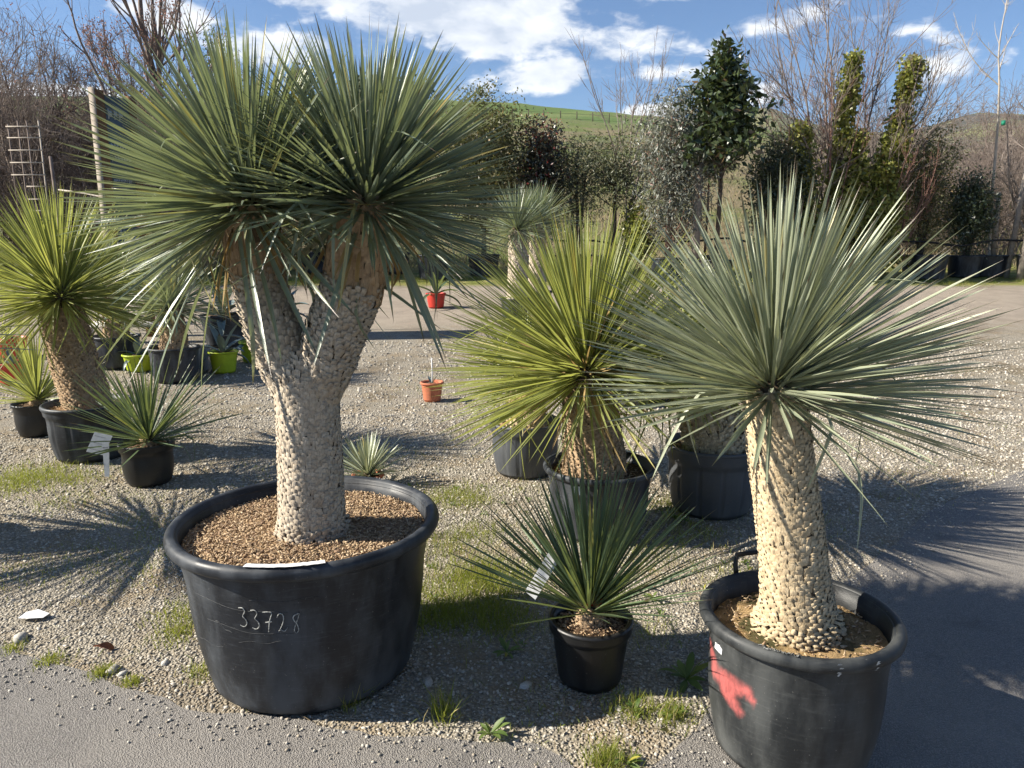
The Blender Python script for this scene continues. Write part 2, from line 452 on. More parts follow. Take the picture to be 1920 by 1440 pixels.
M['fol_green'] = foliage_mat('fol_green', (0.06, 0.09, 0.02), (0.15, 0.18, 0.04), 0.25, 0.4, 0.5, (0.2, 0.26, 0.04))
M['bud'] = foliage_mat('bud', (0.28, 0.16, 0.13), (0.36, 0.24, 0.20), 0.2, 0.7, 0.2, (0.4, 0.2, 0.15))
M['dead_leaf'] = plain('dead_leaf', (0.30, 0.11, 0.05), 0.6, 0.3, 0.4, 40)
M['far_tree'] = foliage_mat('far_tree', (0.045, 0.055, 0.025), (0.085, 0.095, 0.045), 0.1, 0.6, 0.3)


def ground_material():
    m, t = newmat('ground'); p = worldpos(t)
    sep = t.n('SeparateXYZ', _out=None, Vector=p); X, Y = sep.outputs[0], sep.outputs[1]
    big = t.noise(p, 0.55, 5.0, 0.6); mid = t.noise(p, 2.6, 5.0, 0.65); fine = t.noise(p, 38.0, 5.0, 0.65)
    vor = t.n('TexVoronoi', _out=None, Vector=p, Scale=85.0)
    vcol = t.n('SeparateColor', _out=0, Color=vor.outputs[1])
    gcol = t.mix(vcol, (0.21, 0.185, 0.145), (0.46, 0.415, 0.335))
    gcol = t.mix(t.ss(vor.outputs[0], 0.35, 0.75, 0.0, 0.65), gcol, (0.16, 0.14, 0.11))
    gcol = t.mix(t.ss(mid, 0.44, 0.66, 0.0, 0.75), gcol, (0.255, 0.20, 0.13))
    gcol = t.mix(t.ss(t.noise(p, 1.1, 5.0, .65), 0.52, 0.64, 0.0, 0.6), gcol, (0.15, 0.12, 0.085))
    gcol = t.mix(t.m('MULTIPLY', t.ss(big, 0.52, 0.66), t.ss(fine, 0.45, 0.65, 0, 0.45)), gcol, (0.17, 0.165, 0.07))
    # wheel track of packed fines
    wob = t.m('MULTIPLY', t.m('SUBTRACT', big, 0.5), 2.4)
    Yw = t.m('ADD', Y, wob)
    track = t.m('MULTIPLY', t.ss(Yw, 10.8, 12.4), t.ss(Yw, 16.4, 15.6))
    tcol = t.mix(t.ss(mid, .35, .7), (0.35, 0.295, 0.235), (0.27, 0.23, 0.19))
    tcol = t.mix(t.ss(fine, .5, .7, 0, .4), tcol, (.28, .25, .22))
    col = t.mix(t.m('MULTIPLY', track, 0.9), gcol, tcol)
    grass = t.m('MULTIPLY', t.ss(t.m('ADD', Y, t.m('MULTIPLY', wob, .25)), 16.1, 16.6), 1.0)
    gr = t.mix(t.ss(mid, 0.4, 0.65), (0.16, 0.18, 0.045), (0.28, 0.25, 0.10))
    col = t.mix(grass, col, gr)
    mead_n = t.noise(p, 0.22, 6.0, 0.7)
    mead = t.mix(t.ss(mead_n, 0.42, 0.6), (0.20, 0.165, 0.10), (0.125, 0.155, 0.05))
    mead = t.mix(t.ss(t.noise(p, 3.0, 5, .7), .45, .7, 0, .6), mead, (0.11, 0.09, 0.055))
    col = t.mix(t.ss(Y, 19.5, 23.0), col, mead)
    hill = t.mix(t.ss(t.noise(p, 0.06, 5.0, 0.6), 0.35, 0.65), (0.10, 0.15, 0.048), (0.155, 0.185, 0.07))
    col = t.mix(t.m('MULTIPLY', t.ss(t.m('ADD', Y, t.m('MULTIPLY', wob, 8.0)), 82.0, 100.0), t.ss(X, 66.0, 48.0)), col, hill)
    h = t.m('ADD', t.m('MULTIPLY', t.ss(vor.outputs[0], 0.0, 0.8, 1.0, 0.0), 1.0), t.m('MULTIPLY', fine, 0.5))
    out(t, bsdf(t, col, 0.95, 0.15, bump=h, bstr=0.8, bdist=0.012))
    return m


def asphalt_material():
    m, t = newmat('asphalt'); p = worldpos(t)
    vor = t.n('TexVoronoi', _out=None, Vector=p, Scale=210.0)
    vc = t.n('SeparateColor', _out=0, Color=vor.outputs[1])
    big = t.noise(p, 1.3, 6.0, 0.6); fine = t.noise(p, 60.0, 5.0, 0.7)
    col = t.mix(vc, (0.19, 0.177, 0.163), (0.33, 0.31, 0.285))
    col = t.mix(t.ss(vor.outputs[0], 0.3, 0.7, 0.0, 0.7), col, (0.10, 0.093, 0.087))
    col = t.mix(t.ss(big, 0.35, 0.7, 0.0, 0.35), col, (0.33, 0.30, 0.26))
    col = t.mix(t.ss(fine, 0.6, 0.75, 0.0, 0.6), col, (0.09, 0.085, 0.08))
    col = t.mix(t.ss(t.noise(p, 3.4, 6.0, .7, dist=.6), 0.54, 0.68, 0.0, 0.45), col, (0.10, 0.094, 0.088))
    h = t.m('ADD', t.ss(vor.outputs[0], 0.0, 0.7, 1.0, 0.0), t.m('MULTIPLY', fine, 0.8))
    out(t, bsdf(t, col, 0.85, 0.25, bump=h, bstr=0.85, bdist=0.005))
    return m


def hills_material():
    m, t = newmat('hills'); p = worldpos(t)
    a = t.noise(p, 0.006, 6.0, 0.6); b = t.noise(p, 0.02, 5.0, 0.6)
    col = t.mix(t.ss(a, 0.42, 0.52), (0.07, 0.065, 0.045), (0.17, 0.17, 0.07))
    col = t.mix(t.ss(b, 0.5, 0.65, 0, .7), col, (0.06, 0.05, 0.04))
    out(t, bsdf(t, col, 0.95, 0.1))
    return m


M['ground'] = ground_material(); M['asphalt'] = asphalt_material(); M['hills'] = hills_material()

# ------------------------------------------------------------------ the setting
def axis_steps(lo, hi, fine0, fine1, step, grow):
    a = list(np.arange(fine0, fine1, step)); s = step; x = fine1
    while x < hi: a.append(x); s *= grow; x += s
    a.append(hi); s = step; x = fine0 - step
    b = []
    while x > lo: b.append(x); s *= grow; x -= s
    b.append(lo)
    return np.array(sorted(set(b + a)))


gx = axis_steps(-600, 600, -14, 14, 0.5, 1.13); gy = axis_steps(-60, 500, 0, 24, 0.5, 1.09)
GX, GY = np.meshgrid(gx, gy, indexing='ij'); GZ = zg(GX, GY)
rough = np.array([mnoise.noise(Vector((x * .11, y * .11, 3.3))) for x, y in zip(GX.ravel(), GY.ravel())]).reshape(GX.shape)
GZ = GZ + rough * 0.9 * sstep(GY, 22, 60)
ny = len(gy)
i, j = np.meshgrid(np.arange(len(gx) - 1), np.arange(ny - 1), indexing='ij')
GF = np.stack([i * ny + j, (i + 1) * ny + j, (i + 1) * ny + j + 1, i * ny + j + 1], -1).reshape(-1, 4)
tag(mobj('ground', np_mesh('ground', np.stack([GX, GY, GZ], -1).reshape(-1, 3), GF, M['ground'], smooth=True)), 'pale grey gravel yard rising to a grassy green hillside', kind='structure')

EDGE = [(-6.0, 4.05), (-3.6, 3.2), (-2.6, 2.86), (-1.99, 2.66), (-1.65, 2.53), (-1.38, 2.39), (-1.15, 2.30), (-.78, 2.23), (-.555, 2.17), (-.185, 2.095), (.066, 2.07), (.15, 2.0), (.22, 1.93), (.33, 1.93),
        (.45, 2.02), (.60, 2.16), (.70, 2.33), (.78, 2.55), (1.0, 2.72), (1.3, 3.0), (1.613, 3.29), (2.0, 3.67), (2.43, 4.14), (3.0, 4.55), (3.4, 4.85), (4.3, 5.5), (6.0, 6.3), (9, 7.2)]
E2 = []
for (x0, y0), (x1, y1) in zip(EDGE[:-1], EDGE[1:]):
    n = max(2, int(math.hypot(x1 - x0, y1 - y0) / 0.035))
    for k in range(n):
        f = k / n; x = x0 + (x1 - x0) * f; y = y0 + (y1 - y0) * f
        q = mnoise.noise(Vector((x * 3.5, y * 3.5, 0.5))) * 0.035 + mnoise.noise(Vector((x * 14, y * 14, 1.5))) * 0.016
        E2.append((x + q * .6, y + q))
poly = np.array(E2 + [(9, -8.0), (-6.0, -8.0)])
me = bpy.data.meshes.new('asphalt_road')
me.from_pydata([(x, y, 0.005) for x, y in poly], [], [list(range(len(poly)))[::-1]]); me.materials.append(M['asphalt'])
me.update()
ao = mobj('asphalt_road', me); tag(ao, 'worn grey asphalt road along the gravel edge', kind='structure')
if me.polygons[0].normal.z < 0: me.flip_normals()


def on_asphalt(P):
    x, y = P[:, 0], P[:, 1]; c = np.zeros(len(P), bool); n = len(poly)
    for a in range(n):
        x0, y0 = poly[a]; x1, y1 = poly[(a + 1) % n]
        if y0 == y1: continue
        hit = ((y0 > y) != (y1 > y)) & (x < (x1 - x0) * (y - y0) / (y1 - y0) + x0)
        c ^= hit
    return c


# far hills
az = np.linspace(R(-60), R(70), 140); rr = np.array([900, 1200, 1500, 1800, 2100, 2400, 2700, 3200, 4000.0])
hv = []
for a in az:
    deg = math.degrees(a)
    top = np.interp(deg, [-60, -20, 0, 14, 17.6, 18.6, 20, 23, 26, 28.5, 31, 34, 70], [5, 5.5, 6, 8.2, 9.3, 9.25, 8.7, 7.7, 7.4, 7.5, 8.0, 7.7, 7])
    for r_ in rr:
        f = np.interp(r_, [900, 1500, 2400, 3200, 4000], [0.0, 0.55, 1.0, 0.9, 0.4])
        x, y = r_ * math.sin(a), r_ * math.cos(a)
        nn = mnoise.fractal(Vector((x * .0021, y * .0021, 0)), 1.0, 2.0, 5) * 0.10
        hv.append((x, y, math.tan(R(top)) * 2400 * f * (1 + nn) - 12 + 6))
m_ = len(rr); i, j = np.meshgrid(np.arange(len(az) - 1), np.arange(m_ - 1), indexing='ij')
tag(mobj('hills', np_mesh('hills', hv, np.stack([i * m_ + j, i * m_ + j + 1, (i + 1) * m_ + j + 1, (i + 1) * m_ + j], -1).reshape(-1, 4), M['hills'], smooth=True)), 'distant blue wooded hills on the horizon', kind='structure')

# ------------------------------------------------------------------ yuccas
def leaf_template(bend, twist=0.0, kink=None, nseg=8, fold=0.0065, seed=0, wid=None):
    rg = np.random.default_rng(seed)
    s = np.linspace(0, 1, nseg + 1)
    ang = -bend * s ** 1.6
    if kink: ang = ang - kink[1] * sstep(s, kink[0] - .06, kink[0] + .06)
    dx = np.cos((ang[:-1] + ang[1:]) / 2) / nseg; dz = np.sin((ang[:-1] + ang[1:]) / 2) / nseg
    x = np.concatenate([[0], np.cumsum(dx)]); z = np.concatenate([[0], np.cumsum(dz)])
    side = np.cumsum(rg.normal(0, 0.004, nseg + 1)); side -= side[0]
    wd = np.interp(s, *(wid or ([0, .06, .3, .55, .8, .94, 1.0], [0.95, .72, .95, 1.0, .68, .26, .03])))
    V, UV = [], []
    for k in range(nseg + 1):
        a = twist * s[k]; ca, sa = math.cos(a), math.sin(a)
        nx, nz = -math.sin(ang[k]), math.cos(ang[k])
        for u, dn in ((-.5, 1.0), (0, 0.0), (.5, 1.0)):
            yy = u * wd[k]; nn = dn * wd[k]
            V.append((x[k], yy, z[k], nx, nz, nn, sa)); UV.append((u + .5, s[k]))
    return np.array(V), UV, fold


def finish_leaf(T, W_over_L):
    """width is in units of the blade width, length 1"""
    V, UV, fold = T
    w_ = W_over_L
    y = V[:, 1] * w_
    off = V[:, 5] * fold + V[:, 1] * V[:, 6] * w_
    P = np.stack([V[:, 0] + V[:, 3] * off, y, V[:, 2] + V[:, 4] * off], -1)
    n = len(P) // 3 - 1; F = []
    for k in range(n):
        b = 3 * k; F += [(b, b + 3, b + 4, b + 1), (b + 1, b + 4, b + 5, b + 2)]
    return P, np.array(F), np.array(UV)


BENDS = [0.02, 0.10, 0.22, 0.40, 0.65, 1.0]


def leaf_set(ratio, nseg=8):
    S = []
    for b, bd in enumerate(BENDS):
        for q in range(3): S.append(finish_leaf(leaf_template(bd, (-.5, .1, .6)[q], None, nseg, seed=b * 3 + q), ratio))
    for q in range(4):
        S.append(finish_leaf(leaf_template(0.25, 0.3 * q - .4, ((.35, .5, .62, .45)[q], (1.3, 1.0, .8, 1.6)[q]), nseg, seed=40 + q), ratio))
    return S


def crown(root, C, axis, N, L, W, th, mat, seed, h_att=0.12, r_att=0.06, droop=1.0, n_ind=0, hang=0.0, nseg=8, young=0.62, pw=0.75, core=M['bark_core'], jit=0.11, up=0.0, name='crown', fan=None):
    """rosette of sword leaves; returns the crown part. n_ind leaves become objects of their own"""
    rg = np.random.default_rng(seed)
    C = np.array(C, float); A = unit(np.array(axis, float))
    U = unit(np.cross(A, [0, 1, 0.01])); Vv = np.cross(A, U)
    i = np.arange(N); t = (i + .5) / N
    azm = i * 2.399963 + rg.normal(0, 0.30, N)
    tht = R(th[0]) + (R(th[1]) - R(th[0])) * t ** pw + rg.normal(0, jit, N)
    e = np.cos(azm)[:, None] * U + np.sin(azm)[:, None] * Vv
    d = np.cos(tht)[:, None] * A + np.sin(tht)[:, None] * e
    nrm = np.sin(tht)[:, None] * A - np.cos(tht)[:, None] * e
    base = C + A * (h_att * (1 - t))[:, None] - A * (h_att * .5) + e * (r_att * np.minimum(1, .25 + t))[:, None]
    Ln = L * (young + (1 - young) * np.sin(np.pi * np.clip(t * .75 + .18, 0, 1))) * rg.uniform(.78, 1.08, N)
    sidev = np.cross(nrm, d)
    tw = rg.normal(0, .38, N)
    n2 = np.cos(tw)[:, None] * nrm + np.sin(tw)[:, None] * sidev
    s2 = np.cross(n2, d)
    S = leaf_set(W / L, nseg)
    lvl = np.clip((np.sin(tht) * 1.5 * droop * t + rg.normal(0, .35, N) + np.clip(tht - 1.5, 0, 1) * .8 * droop) * 1.6, 0, 4.6).astype(int)
    var = lvl * 3 + rg.integers(0, 3, N)
    hung = ((t > 0.72) & (rg.random(N) < hang)) | (rg.random(N) < .018 * (hang > 0))
    var = np.where(hung, 18 + rg.integers(0, 4, N), var)
    Mx = np.stack([d * Ln[:, None], s2 * L, n2 * Ln[:, None]], -1)
    # the heart of the rosette
    ca = C - A * (h_att * .75); cb = C + A * (h_att * .55)
    Vc, Fc, _ = tube([ca, C, cb], [r_att * 1.02, r_att * .9, r_att * .2], 10)
    cr = mobj(name, np_mesh(name, Vc, Fc, core), root)
    ind = np.zeros(N, bool)
    if n_ind:
        wp = base + d * (Ln * .6)[:, None] + np.array(root.location)
        zc, vis = in_view(wp)
        tip = base + d * Ln[:, None] + np.array(root.location); _, vt = in_view(tip)
        score = np.where(vis | vt, zc - .25 * Ln, 99.0); order = np.argsort(score)
        order = order[score[order] < 50][:n_ind]; ind[order] = True
    meshes = {}
    for k in np.where(ind)[0]:
        vv = int(var[k])
        if vv not in meshes:
            P, F, UV = S[vv]; meshes[vv] = np_mesh('leaf', P, F, mat, UV, smooth=True)
        o = bpy.data.objects.new('leaf', meshes[vv]); link(o, cr)
        o.matrix_local = Matrix([list(Mx[k][0]) + [base[k][0]], list(Mx[k][1]) + [base[k][1]], list(Mx[k][2]) + [base[k][2]], [0, 0, 0, 1]])
    parts = []
    for vv in range(len(S)):
        q = (~ind) & (var == vv)
        if q.any(): parts.append(scatter(S[vv], Mx[q], base[q]))
    if parts:
        V, F, UV = join(parts)
        mobj('leaves', np_mesh('leaves', V, F, mat, UV, smooth=True), cr, kind='stuff')
    return cr


SHINGLE_V = np.array([(-.5, -.6, .1), (.5, -.6, .1), (.48, .30, .85), (.30, .5, 1.0), (-.30, .5, 1.0), (-.48, .30, .85), (.47, .30, -.3), (.29, .48, -.2), (-.29, .48, -.2), (-.47, .30, -.3)])
PEG_V = SHINGLE_V
SC_F = np.array([(0, 1, 2, 5), (5, 2, 3, 4), (2, 6, 7, 3), (3, 7, 8, 4), (4, 8, 9, 5)])
PEG_F = SC_F
SCALES, PEGS = [], []
for q in range(6):
    rg_ = np.random.default_rng(q + 90); SCALES.append((SHINGLE_V + rg_.normal(0, 1, SHINGLE_V.shape) * (.055, .06, .05), SC_F)); PEGS.append(SCALES[-1])
FLAT_V = np.array([(-.5, -.5, .55), (.5, -.5, .5), (.5, .5, .1), (-.5, .5, .1), (.45, -.5, -.1), (-.45, -.5, -.1), (-.02, -.62, .62)])
FLAT_F = np.array([(0, 1, 2, 3), (0, 5, 4, 1), (1, 4, 2, 2), (0, 3, 3, 5)][:2])
STRIPS = []
for q in range(6):
    rg_ = np.random.default_rng(q + 190); STRIPS.append((FLAT_V[:6] + rg_.normal(0, .09, (6, 3)), FLAT_F))


def smooth_path(pts, n):
    P = np.array([p[0] for p in pts], float); r = np.array([p[1] for p in pts], float)
    k = np.concatenate([[0], np.cumsum(np.linalg.norm(np.diff(P, axis=0), axis=1))])
    s = np.linspace(0, k[-1], n)
    Q = np.stack([np.interp(s, k, P[:, a]) for a in range(3)], -1); rr_ = np.interp(s, k, r)
    for _ in range(max(2, n // 8)):
        Q[1:-1] = (Q[:-2] + 2 * Q[1:-1] + Q[2:]) / 4; rr_[1:-1] = (rr_[:-2] + 2 * rr_[1:-1] + rr_[2:]) / 4
    return s, Q, rr_


def trunk(root, pts, mat, du, dv, depth, seed, n_ind=0, style='scale', name='trunk', skirt=False):
    """tapering yucca stem armoured with the stubs of old leaves"""
    rg = np.random.default_rng(seed)
    s, Q, rr_ = smooth_path(pts, 28)
    V, F, _ = tube(Q, rr_ * 0.985, 22, True)
    tr = mobj(name, np_mesh(name, V, F, M['bark_core'], smooth=True), root)
    base, Mx, nr = [], [], []; sv = 0.0; k = 0
    while sv < s[-1]:
        c = np.array([np.interp(sv, s, Q[:, a]) for a in range(3)]); r = np.interp(sv, s, rr_)
        tg = unit(np.array([np.interp(min(sv + .01, s[-1]), s, Q[:, a]) for a in range(3)]) - np.array([np.interp(max(sv - .01, 0), s, Q[:, a]) for a in range(3)]))
        u = unit(np.cross(tg, [0, 1, .02])); q = np.cross(tg, u)
        sv += du * dv / (2 * math.pi * r); k += 1
        if rg.random() < 0.02: continue
        an = k * 2.399963 + rg.normal(0, .20 * du / r)
        e = math.cos(an) * u + math.sin(an) * q
        t2 = unit(np.cross(tg, e))
        roll = rg.normal(0, .10); t3 = math.cos(roll) * t2 + math.sin(roll) * tg; g3 = math.cos(roll) * tg - math.sin(roll) * t2
        sw = du * rg.uniform(1.02, 1.35); sh = dv * rg.uniform(1.5, 2.1); sd_ = depth * rg.uniform(.7, 1.25)
        if style == 'peg': sw, sh, sd_ = du * rg.uniform(.8, 1.15), dv * rg.uniform(.8, 1.25), depth * rg.uniform(.45, 1.4)
        if style == 'strip': sh = dv * rg.uniform(1.6, 3.0)
        if skirt and sv < 0.07:
            sd_ *= 1.6 + rg.random(); sh *= .9
        base.append(c + e * (r - depth * .15) + tg * rg.normal(0, dv * .15)); Mx.append(np.stack([t3 * sw, g3 * sh, e * sd_], -1)); nr.append(e)
    base, Mx, nr = np.array(base), np.array(Mx), np.array(nr)
    T = {'scale': SCALES, 'peg': PEGS, 'strip': STRIPS}[style]
    var = rg.integers(0, len(T), len(base)); ind = np.zeros(len(base), bool)
    if n_ind:
        wp = base + np.array(root.location); tc = unit(np.array(CAM) - wp); face = (tc * nr).sum(1)
        _, vis = in_view(wp); score = np.where(vis, -face, 9.0); ind[np.argsort(score)[:n_ind]] = True
    meshes = {}
    for k in np.where(ind)[0]:
        vv = int(var[k])
        if vv not in meshes: meshes[vv] = np_mesh('bark_scale', T[vv][0], T[vv][1], mat)
        o = bpy.data.objects.new('bark_scale', meshes[vv]); link(o, tr)
        o.matrix_local = Matrix([list(Mx[k][0]) + [base[k][0]], list(Mx[k][1]) + [base[k][1]], list(Mx[k][2]) + [base[k][2]], [0, 0, 0, 1]])
    parts = [scatter(T[vv], Mx[(~ind) & (var == vv)], base[(~ind) & (var == vv)]) for vv in range(len(T)) if ((~ind) & (var == vv)).any()]
    V, F, _ = join(parts)
    mobj('bark_scales', np_mesh('bark_scales', V, F, mat), tr, kind='stuff')
    return tr


def pot(root, rt, rb, H, mat, rim=0.022, rimh=0.03, soil=0.05, soilmat=None, ribs=0, band=0.0, paint=None, seg=120, bulge=0.012, seed=0, rim_mat=None, name='pot', chips=0, crown_h=0.02):
    """tapered plant tub with thickness, rolled rim and soil"""
    n = 26; zz = np.linspace(0, 1, n)
    prof = [(0.0, 0.004), (rb * .9, 0.0), (rb * .97, 0.006)]
    prof += [(rb + (rt - rb) * z + bulge * math.sin(math.pi * min(1, z * 1.4)) * (z < .72), max(.018, H * z)) for z in zz]
    if band: prof = [(r + (0.010 if z > H - band else 0), z) for r, z in prof]
    prof += [(rt - .012, H), (rt - .016, H - soil), (rt - .03, H - soil - .05), (0.0, H - soil - .06)]

    def fn(r, z, a):
        r = r * (1 + .004 * np.sin(a * 2 + seed) + .003 * np.sin(a * 3 + 2 * seed))
        if ribs:
            k = sstep(z, .05 * H, .1 * H) * (1 - sstep(z, H - band - .05 * H, H - band)) if band else 1.0
            r = r - .006 * k * (np.cos(a * ribs) > .93) * (r > rb * .9)
        return r
    V, F, _ = lathe(prof, seg, fn=fn)
    attr = None
    if paint is not None:
        ang = np.degrees(np.arctan2(V[:, 1], V[:, 0])); val = np.zeros(len(V))
        for (a0, z0, a1, z1, w_) in paint:
            p0 = np.array([math.radians(a0) * rt, z0]); p1 = np.array([math.radians(a1) * rt, z1])
            q = np.stack([np.radians(np.where(ang > 0, ang - 360, ang)) * rt, V[:, 2]], -1)
            dd = p1 - p0; tt = np.clip(((q - p0) @ dd) / (dd @ dd), 0, 1)
            dist = np.linalg.norm(q - p0 - tt[:, None] * dd, axis=1)
            val = np.maximum(val, 1 - sstep(dist, 0, w_ * 1.9))
        val[np.hypot(V[:, 0], V[:, 1]) < rb * .95] = 0
        attr = {'paint': val}
    po = mobj(name, np_mesh(name, V, F, mat, smooth=True, attr=attr), root)
    c = [(math.cos(q) * rim * .62 + rt + rim * .25, math.sin(q) * rimh * .5 + H - rimh * .28) for q in np.linspace(0, 2 * math.pi, 14, endpoint=False)]
    c = [(r if r > rt else r, z) for r, z in c]
    V, F, _ = lathe(c, seg, True, fn=lambda r, z, a: r * (1 + .004 * np.sin(a * 2 + seed) + .003 * np.sin(a * 3 + 2 * seed)))
    mobj('rim', np_mesh('rim', V, F, rim_mat or mat, smooth=True), po)
    # soil
    rg = np.random.default_rng(seed + 5); nr_, na = 16, 56; rs = rt - .017
    V = []
    for a in range(nr_):
        for b in range(na):
            r = rs * a / (nr_ - 1); an = 2 * math.pi * b / na
            x, y = r * math.cos(an), r * math.sin(an)
            z = H - soil + crown_h * (1 - (r / rs) ** 2) + .012 * mnoise.noise(Vector((x * 14, y * 14, seed))) + .008 * mnoise.noise(Vector((x * 40, y * 40, seed)))
            V.append((x, y, z))
    V = np.array(V)
    i, j = np.meshgrid(np.arange(nr_ - 1), np.arange(na), indexing='ij')
    F = np.stack([i * na + j, (i + 1) * na + j, (i + 1) * na + (j + 1) % na, i * na + (j + 1) % na], -1).reshape(-1, 4)
    so = mobj('soil', np_mesh('soil', V, F, soilmat or M['soil_dark'], smooth=True), root)
    if chips:
        r = rs * np.sqrt(rg.random(chips)) * .98; an = rg.random(chips) * 2 * math.pi
        x, y = r * np.cos(an), r * np.sin(an)
        z = H - soil + crown_h * (1 - (r / rs) ** 2) + rg.uniform(-.001, .011, chips)
        D = unit(rg.normal(size=(chips, 3)) * (1, 1, .45)); Up = unit(np.cross(D, rg.normal(size=(chips, 3)) * (1, 1, .3) + 1e-3)); S_ = np.cross(Up, D)
        ln = rg.uniform(.005, .019, chips)[:, None]; wd = rg.uniform(.0018, .0055, chips)[:, None]; tk = rg.uniform(.001, .003, chips)[:, None]
        V, F, _ = scatter(box(-.5, .5, -.5, .5, -.5, .5)[:2], np.stack([D * ln, S_ * wd, Up * tk], -1), np.stack([x, y, z], -1))
        mobj('mulch_chips', np_mesh('mulch_chips', V, F, M['chip']), so, kind='stuff')
    return po


def loc(base, p): return tuple(np.array(p, float) - np.array(base, float))


def path(base, pts): return [(loc(base, p), r) for p, r in pts]


# stemmed two-headed yucca in the wide tub
BA = (-0.744, 2.57, 0.0)
yA = thing('potted_yucca', 'tall two-headed yucca in the widest black tub, scratched with the number 33728', 'yucca', BA, 'potted yuccas in the yard')
potA = pot(yA, .443, .352, .571, M['tub'], .036, .05, .050, M['soil_chip'], seg=144, seed=1, chips=9000, crown_h=.012)
tA = trunk(yA, path(BA, [((-.714, 2.53, .50), .126), ((-.714, 2.53, .57), .113), ((-.709, 2.53, .83), .107), ((-.709, 2.53, 1.00), .104), ((-.706, 2.53, 1.10), .112), ((-.70, 2.53, 1.19), .07)]), M['bark_grey'], .0175, .0165, .0060, 11, 220, skirt=True)
trunk(yA, path(BA, [((-.745, 2.535, 1.03), .070), ((-.772, 2.54, 1.13), .088), ((-.815, 2.55, 1.25), .090), ((-.850, 2.565, 1.36), .083), ((-.866, 2.57, 1.44), .080)]), M['bark_grey'], .0185, .0175, .0125, 12, 45, name='limb')
trunk(yA, path(BA, [((-.862, 2.57, 1.41), .085), ((-.880, 2.58, 1.52), .094), ((-.882, 2.58, 1.66), .090)]), M['bark_red'], .016, .028, .007, 13, 0, 'strip', name='limb')
trunk(yA, path(BA, [((-.668, 2.525, 1.03), .070), ((-.640, 2.515, 1.13), .090), ((-.595, 2.50, 1.25), .094), ((-.545, 2.49, 1.36), .094), ((-.522, 2.482, 1.42), .090)]), M['bark_grey'], .0185, .0175, .0125, 14, 35, name='limb')
trunk(yA, path(BA, [((-.530, 2.495, 1.39), .098), ((-.502, 2.51, 1.53), .106), ((-.482, 2.53, 1.66), .094)]), M['bark_red'], .016, .028, .007, 15, 0, 'strip', name='limb')
crown(yA, loc(BA, (-.883, 2.58, 1.70)), (-.28, -.06, 1), 900, .51, .0112, (2, 106), M['leaf_green'], 21, .13, .080, .45, 130, .06, pw=.66, young=.88)
crown(yA, loc(BA, (-.475, 2.53, 1.702)), (.22, -.02, 1), 880, .485, .0112, (2, 104), M['leaf_green'], 22, .13, .080, .45, 130, .06, pw=.66, young=.88)
crown(yA, loc(BA, (-.885, 2.57, 1.64)), (-.28, -.06, 1), 30, .66, .0165, (104, 156), M['leaf_green'], 23, .10, .09, .9, 22, .45, young=.8, name='hanging_leaves', jit=.12)
crown(yA, loc(BA, (-.478, 2.525, 1.64)), (.20, -.05, 1), 20, .58, .0165, (104, 154), M['leaf_green'], 24, .10, .09, .9, 18, .45, young=.8, name='hanging_leaves', jit=.12)

crown(yA, loc(BA, (-.885, 2.575, 1.62)), (-.2, -.05, 1), 26, .34, .013, (125, 168), M['leaf_dry'], 25, .10, .095, 1.0, 12, .3, young=.7, name='dry_skirt', jit=.15)
crown(yA, loc(BA, (-.480, 2.525, 1.62)), (.15, -.03, 1), 22, .30, .013, (125, 168), M['leaf_dry'], 26, .10, .10, 1.0, 10, .3, young=.7, name='dry_skirt', jit=.15)

STROKES = {
    '3': [[(.1, .95), (.6, 1.0), (.8, .8), (.35, .55), (.75, .45), (.9, .2), (.5, 0), (.1, .1)]],
    '7': [[(.05, .95), (.5, .98), (.95, .95), (.6, .5), (.45, 0)], [(.2, .45), (.85, .5)]],
    '2': [[(.1, .75), (.35, 1.0), (.75, .9), (.7, .55), (.3, .15), (.1, .05), (.4, .2), (.7, 0), (1.0, .25)]],
    '8': [[(.9, .95), (.4, .9), (.25, .7), (.75, .4), (.8, .1), (.45, -.05), (.3, .2), (.6, .5), (.95, .95)]],
}


def scribble(parent, text, rt, rb, H, a_mid, z0, cw, ch, rad, mat, name='scratched_number', flip=False):
    parts = []; n = len(text)
    for k, chh in enumerate(text):
        for st in STROKES[chh]:
            st = np.array(st); kk = np.arange(len(st)); tt = np.linspace(0, len(st) - 1, 22)
            sx = np.interp(tt, kk, st[:, 0]); sy = np.interp(tt, kk, st[:, 1])
            for _ in range(2):
                sx[1:-1] = (sx[:-2] + sx[1:-1] * 2 + sx[2:]) / 4; sy[1:-1] = (sy[:-2] + sy[1:-1] * 2 + sy[2:]) / 4
            P = []
            for a, b in zip(sx, sy):
                z = z0 + b * ch - k * .004; r = rb + (rt - rb) * z / H + .0118 * math.sin(math.pi * min(1, z / H * 1.4)) * (z / H < .72) + .0008
                an = R(a_mid) + ((k - n / 2) * cw * 1.12 + a * cw * .9) / r
                P.append((r * math.cos(an), r * math.sin(an), z))
            parts.append(tube(P, [rad] * len(P), 5, False))
    V, F, _ = join(parts); return mobj(name, np_mesh(name, V, F, mat), parent)


scribble(potA, '33728', .443, .352, .571, -92.0, .357, .037, .072, .0016, M['chalk'])

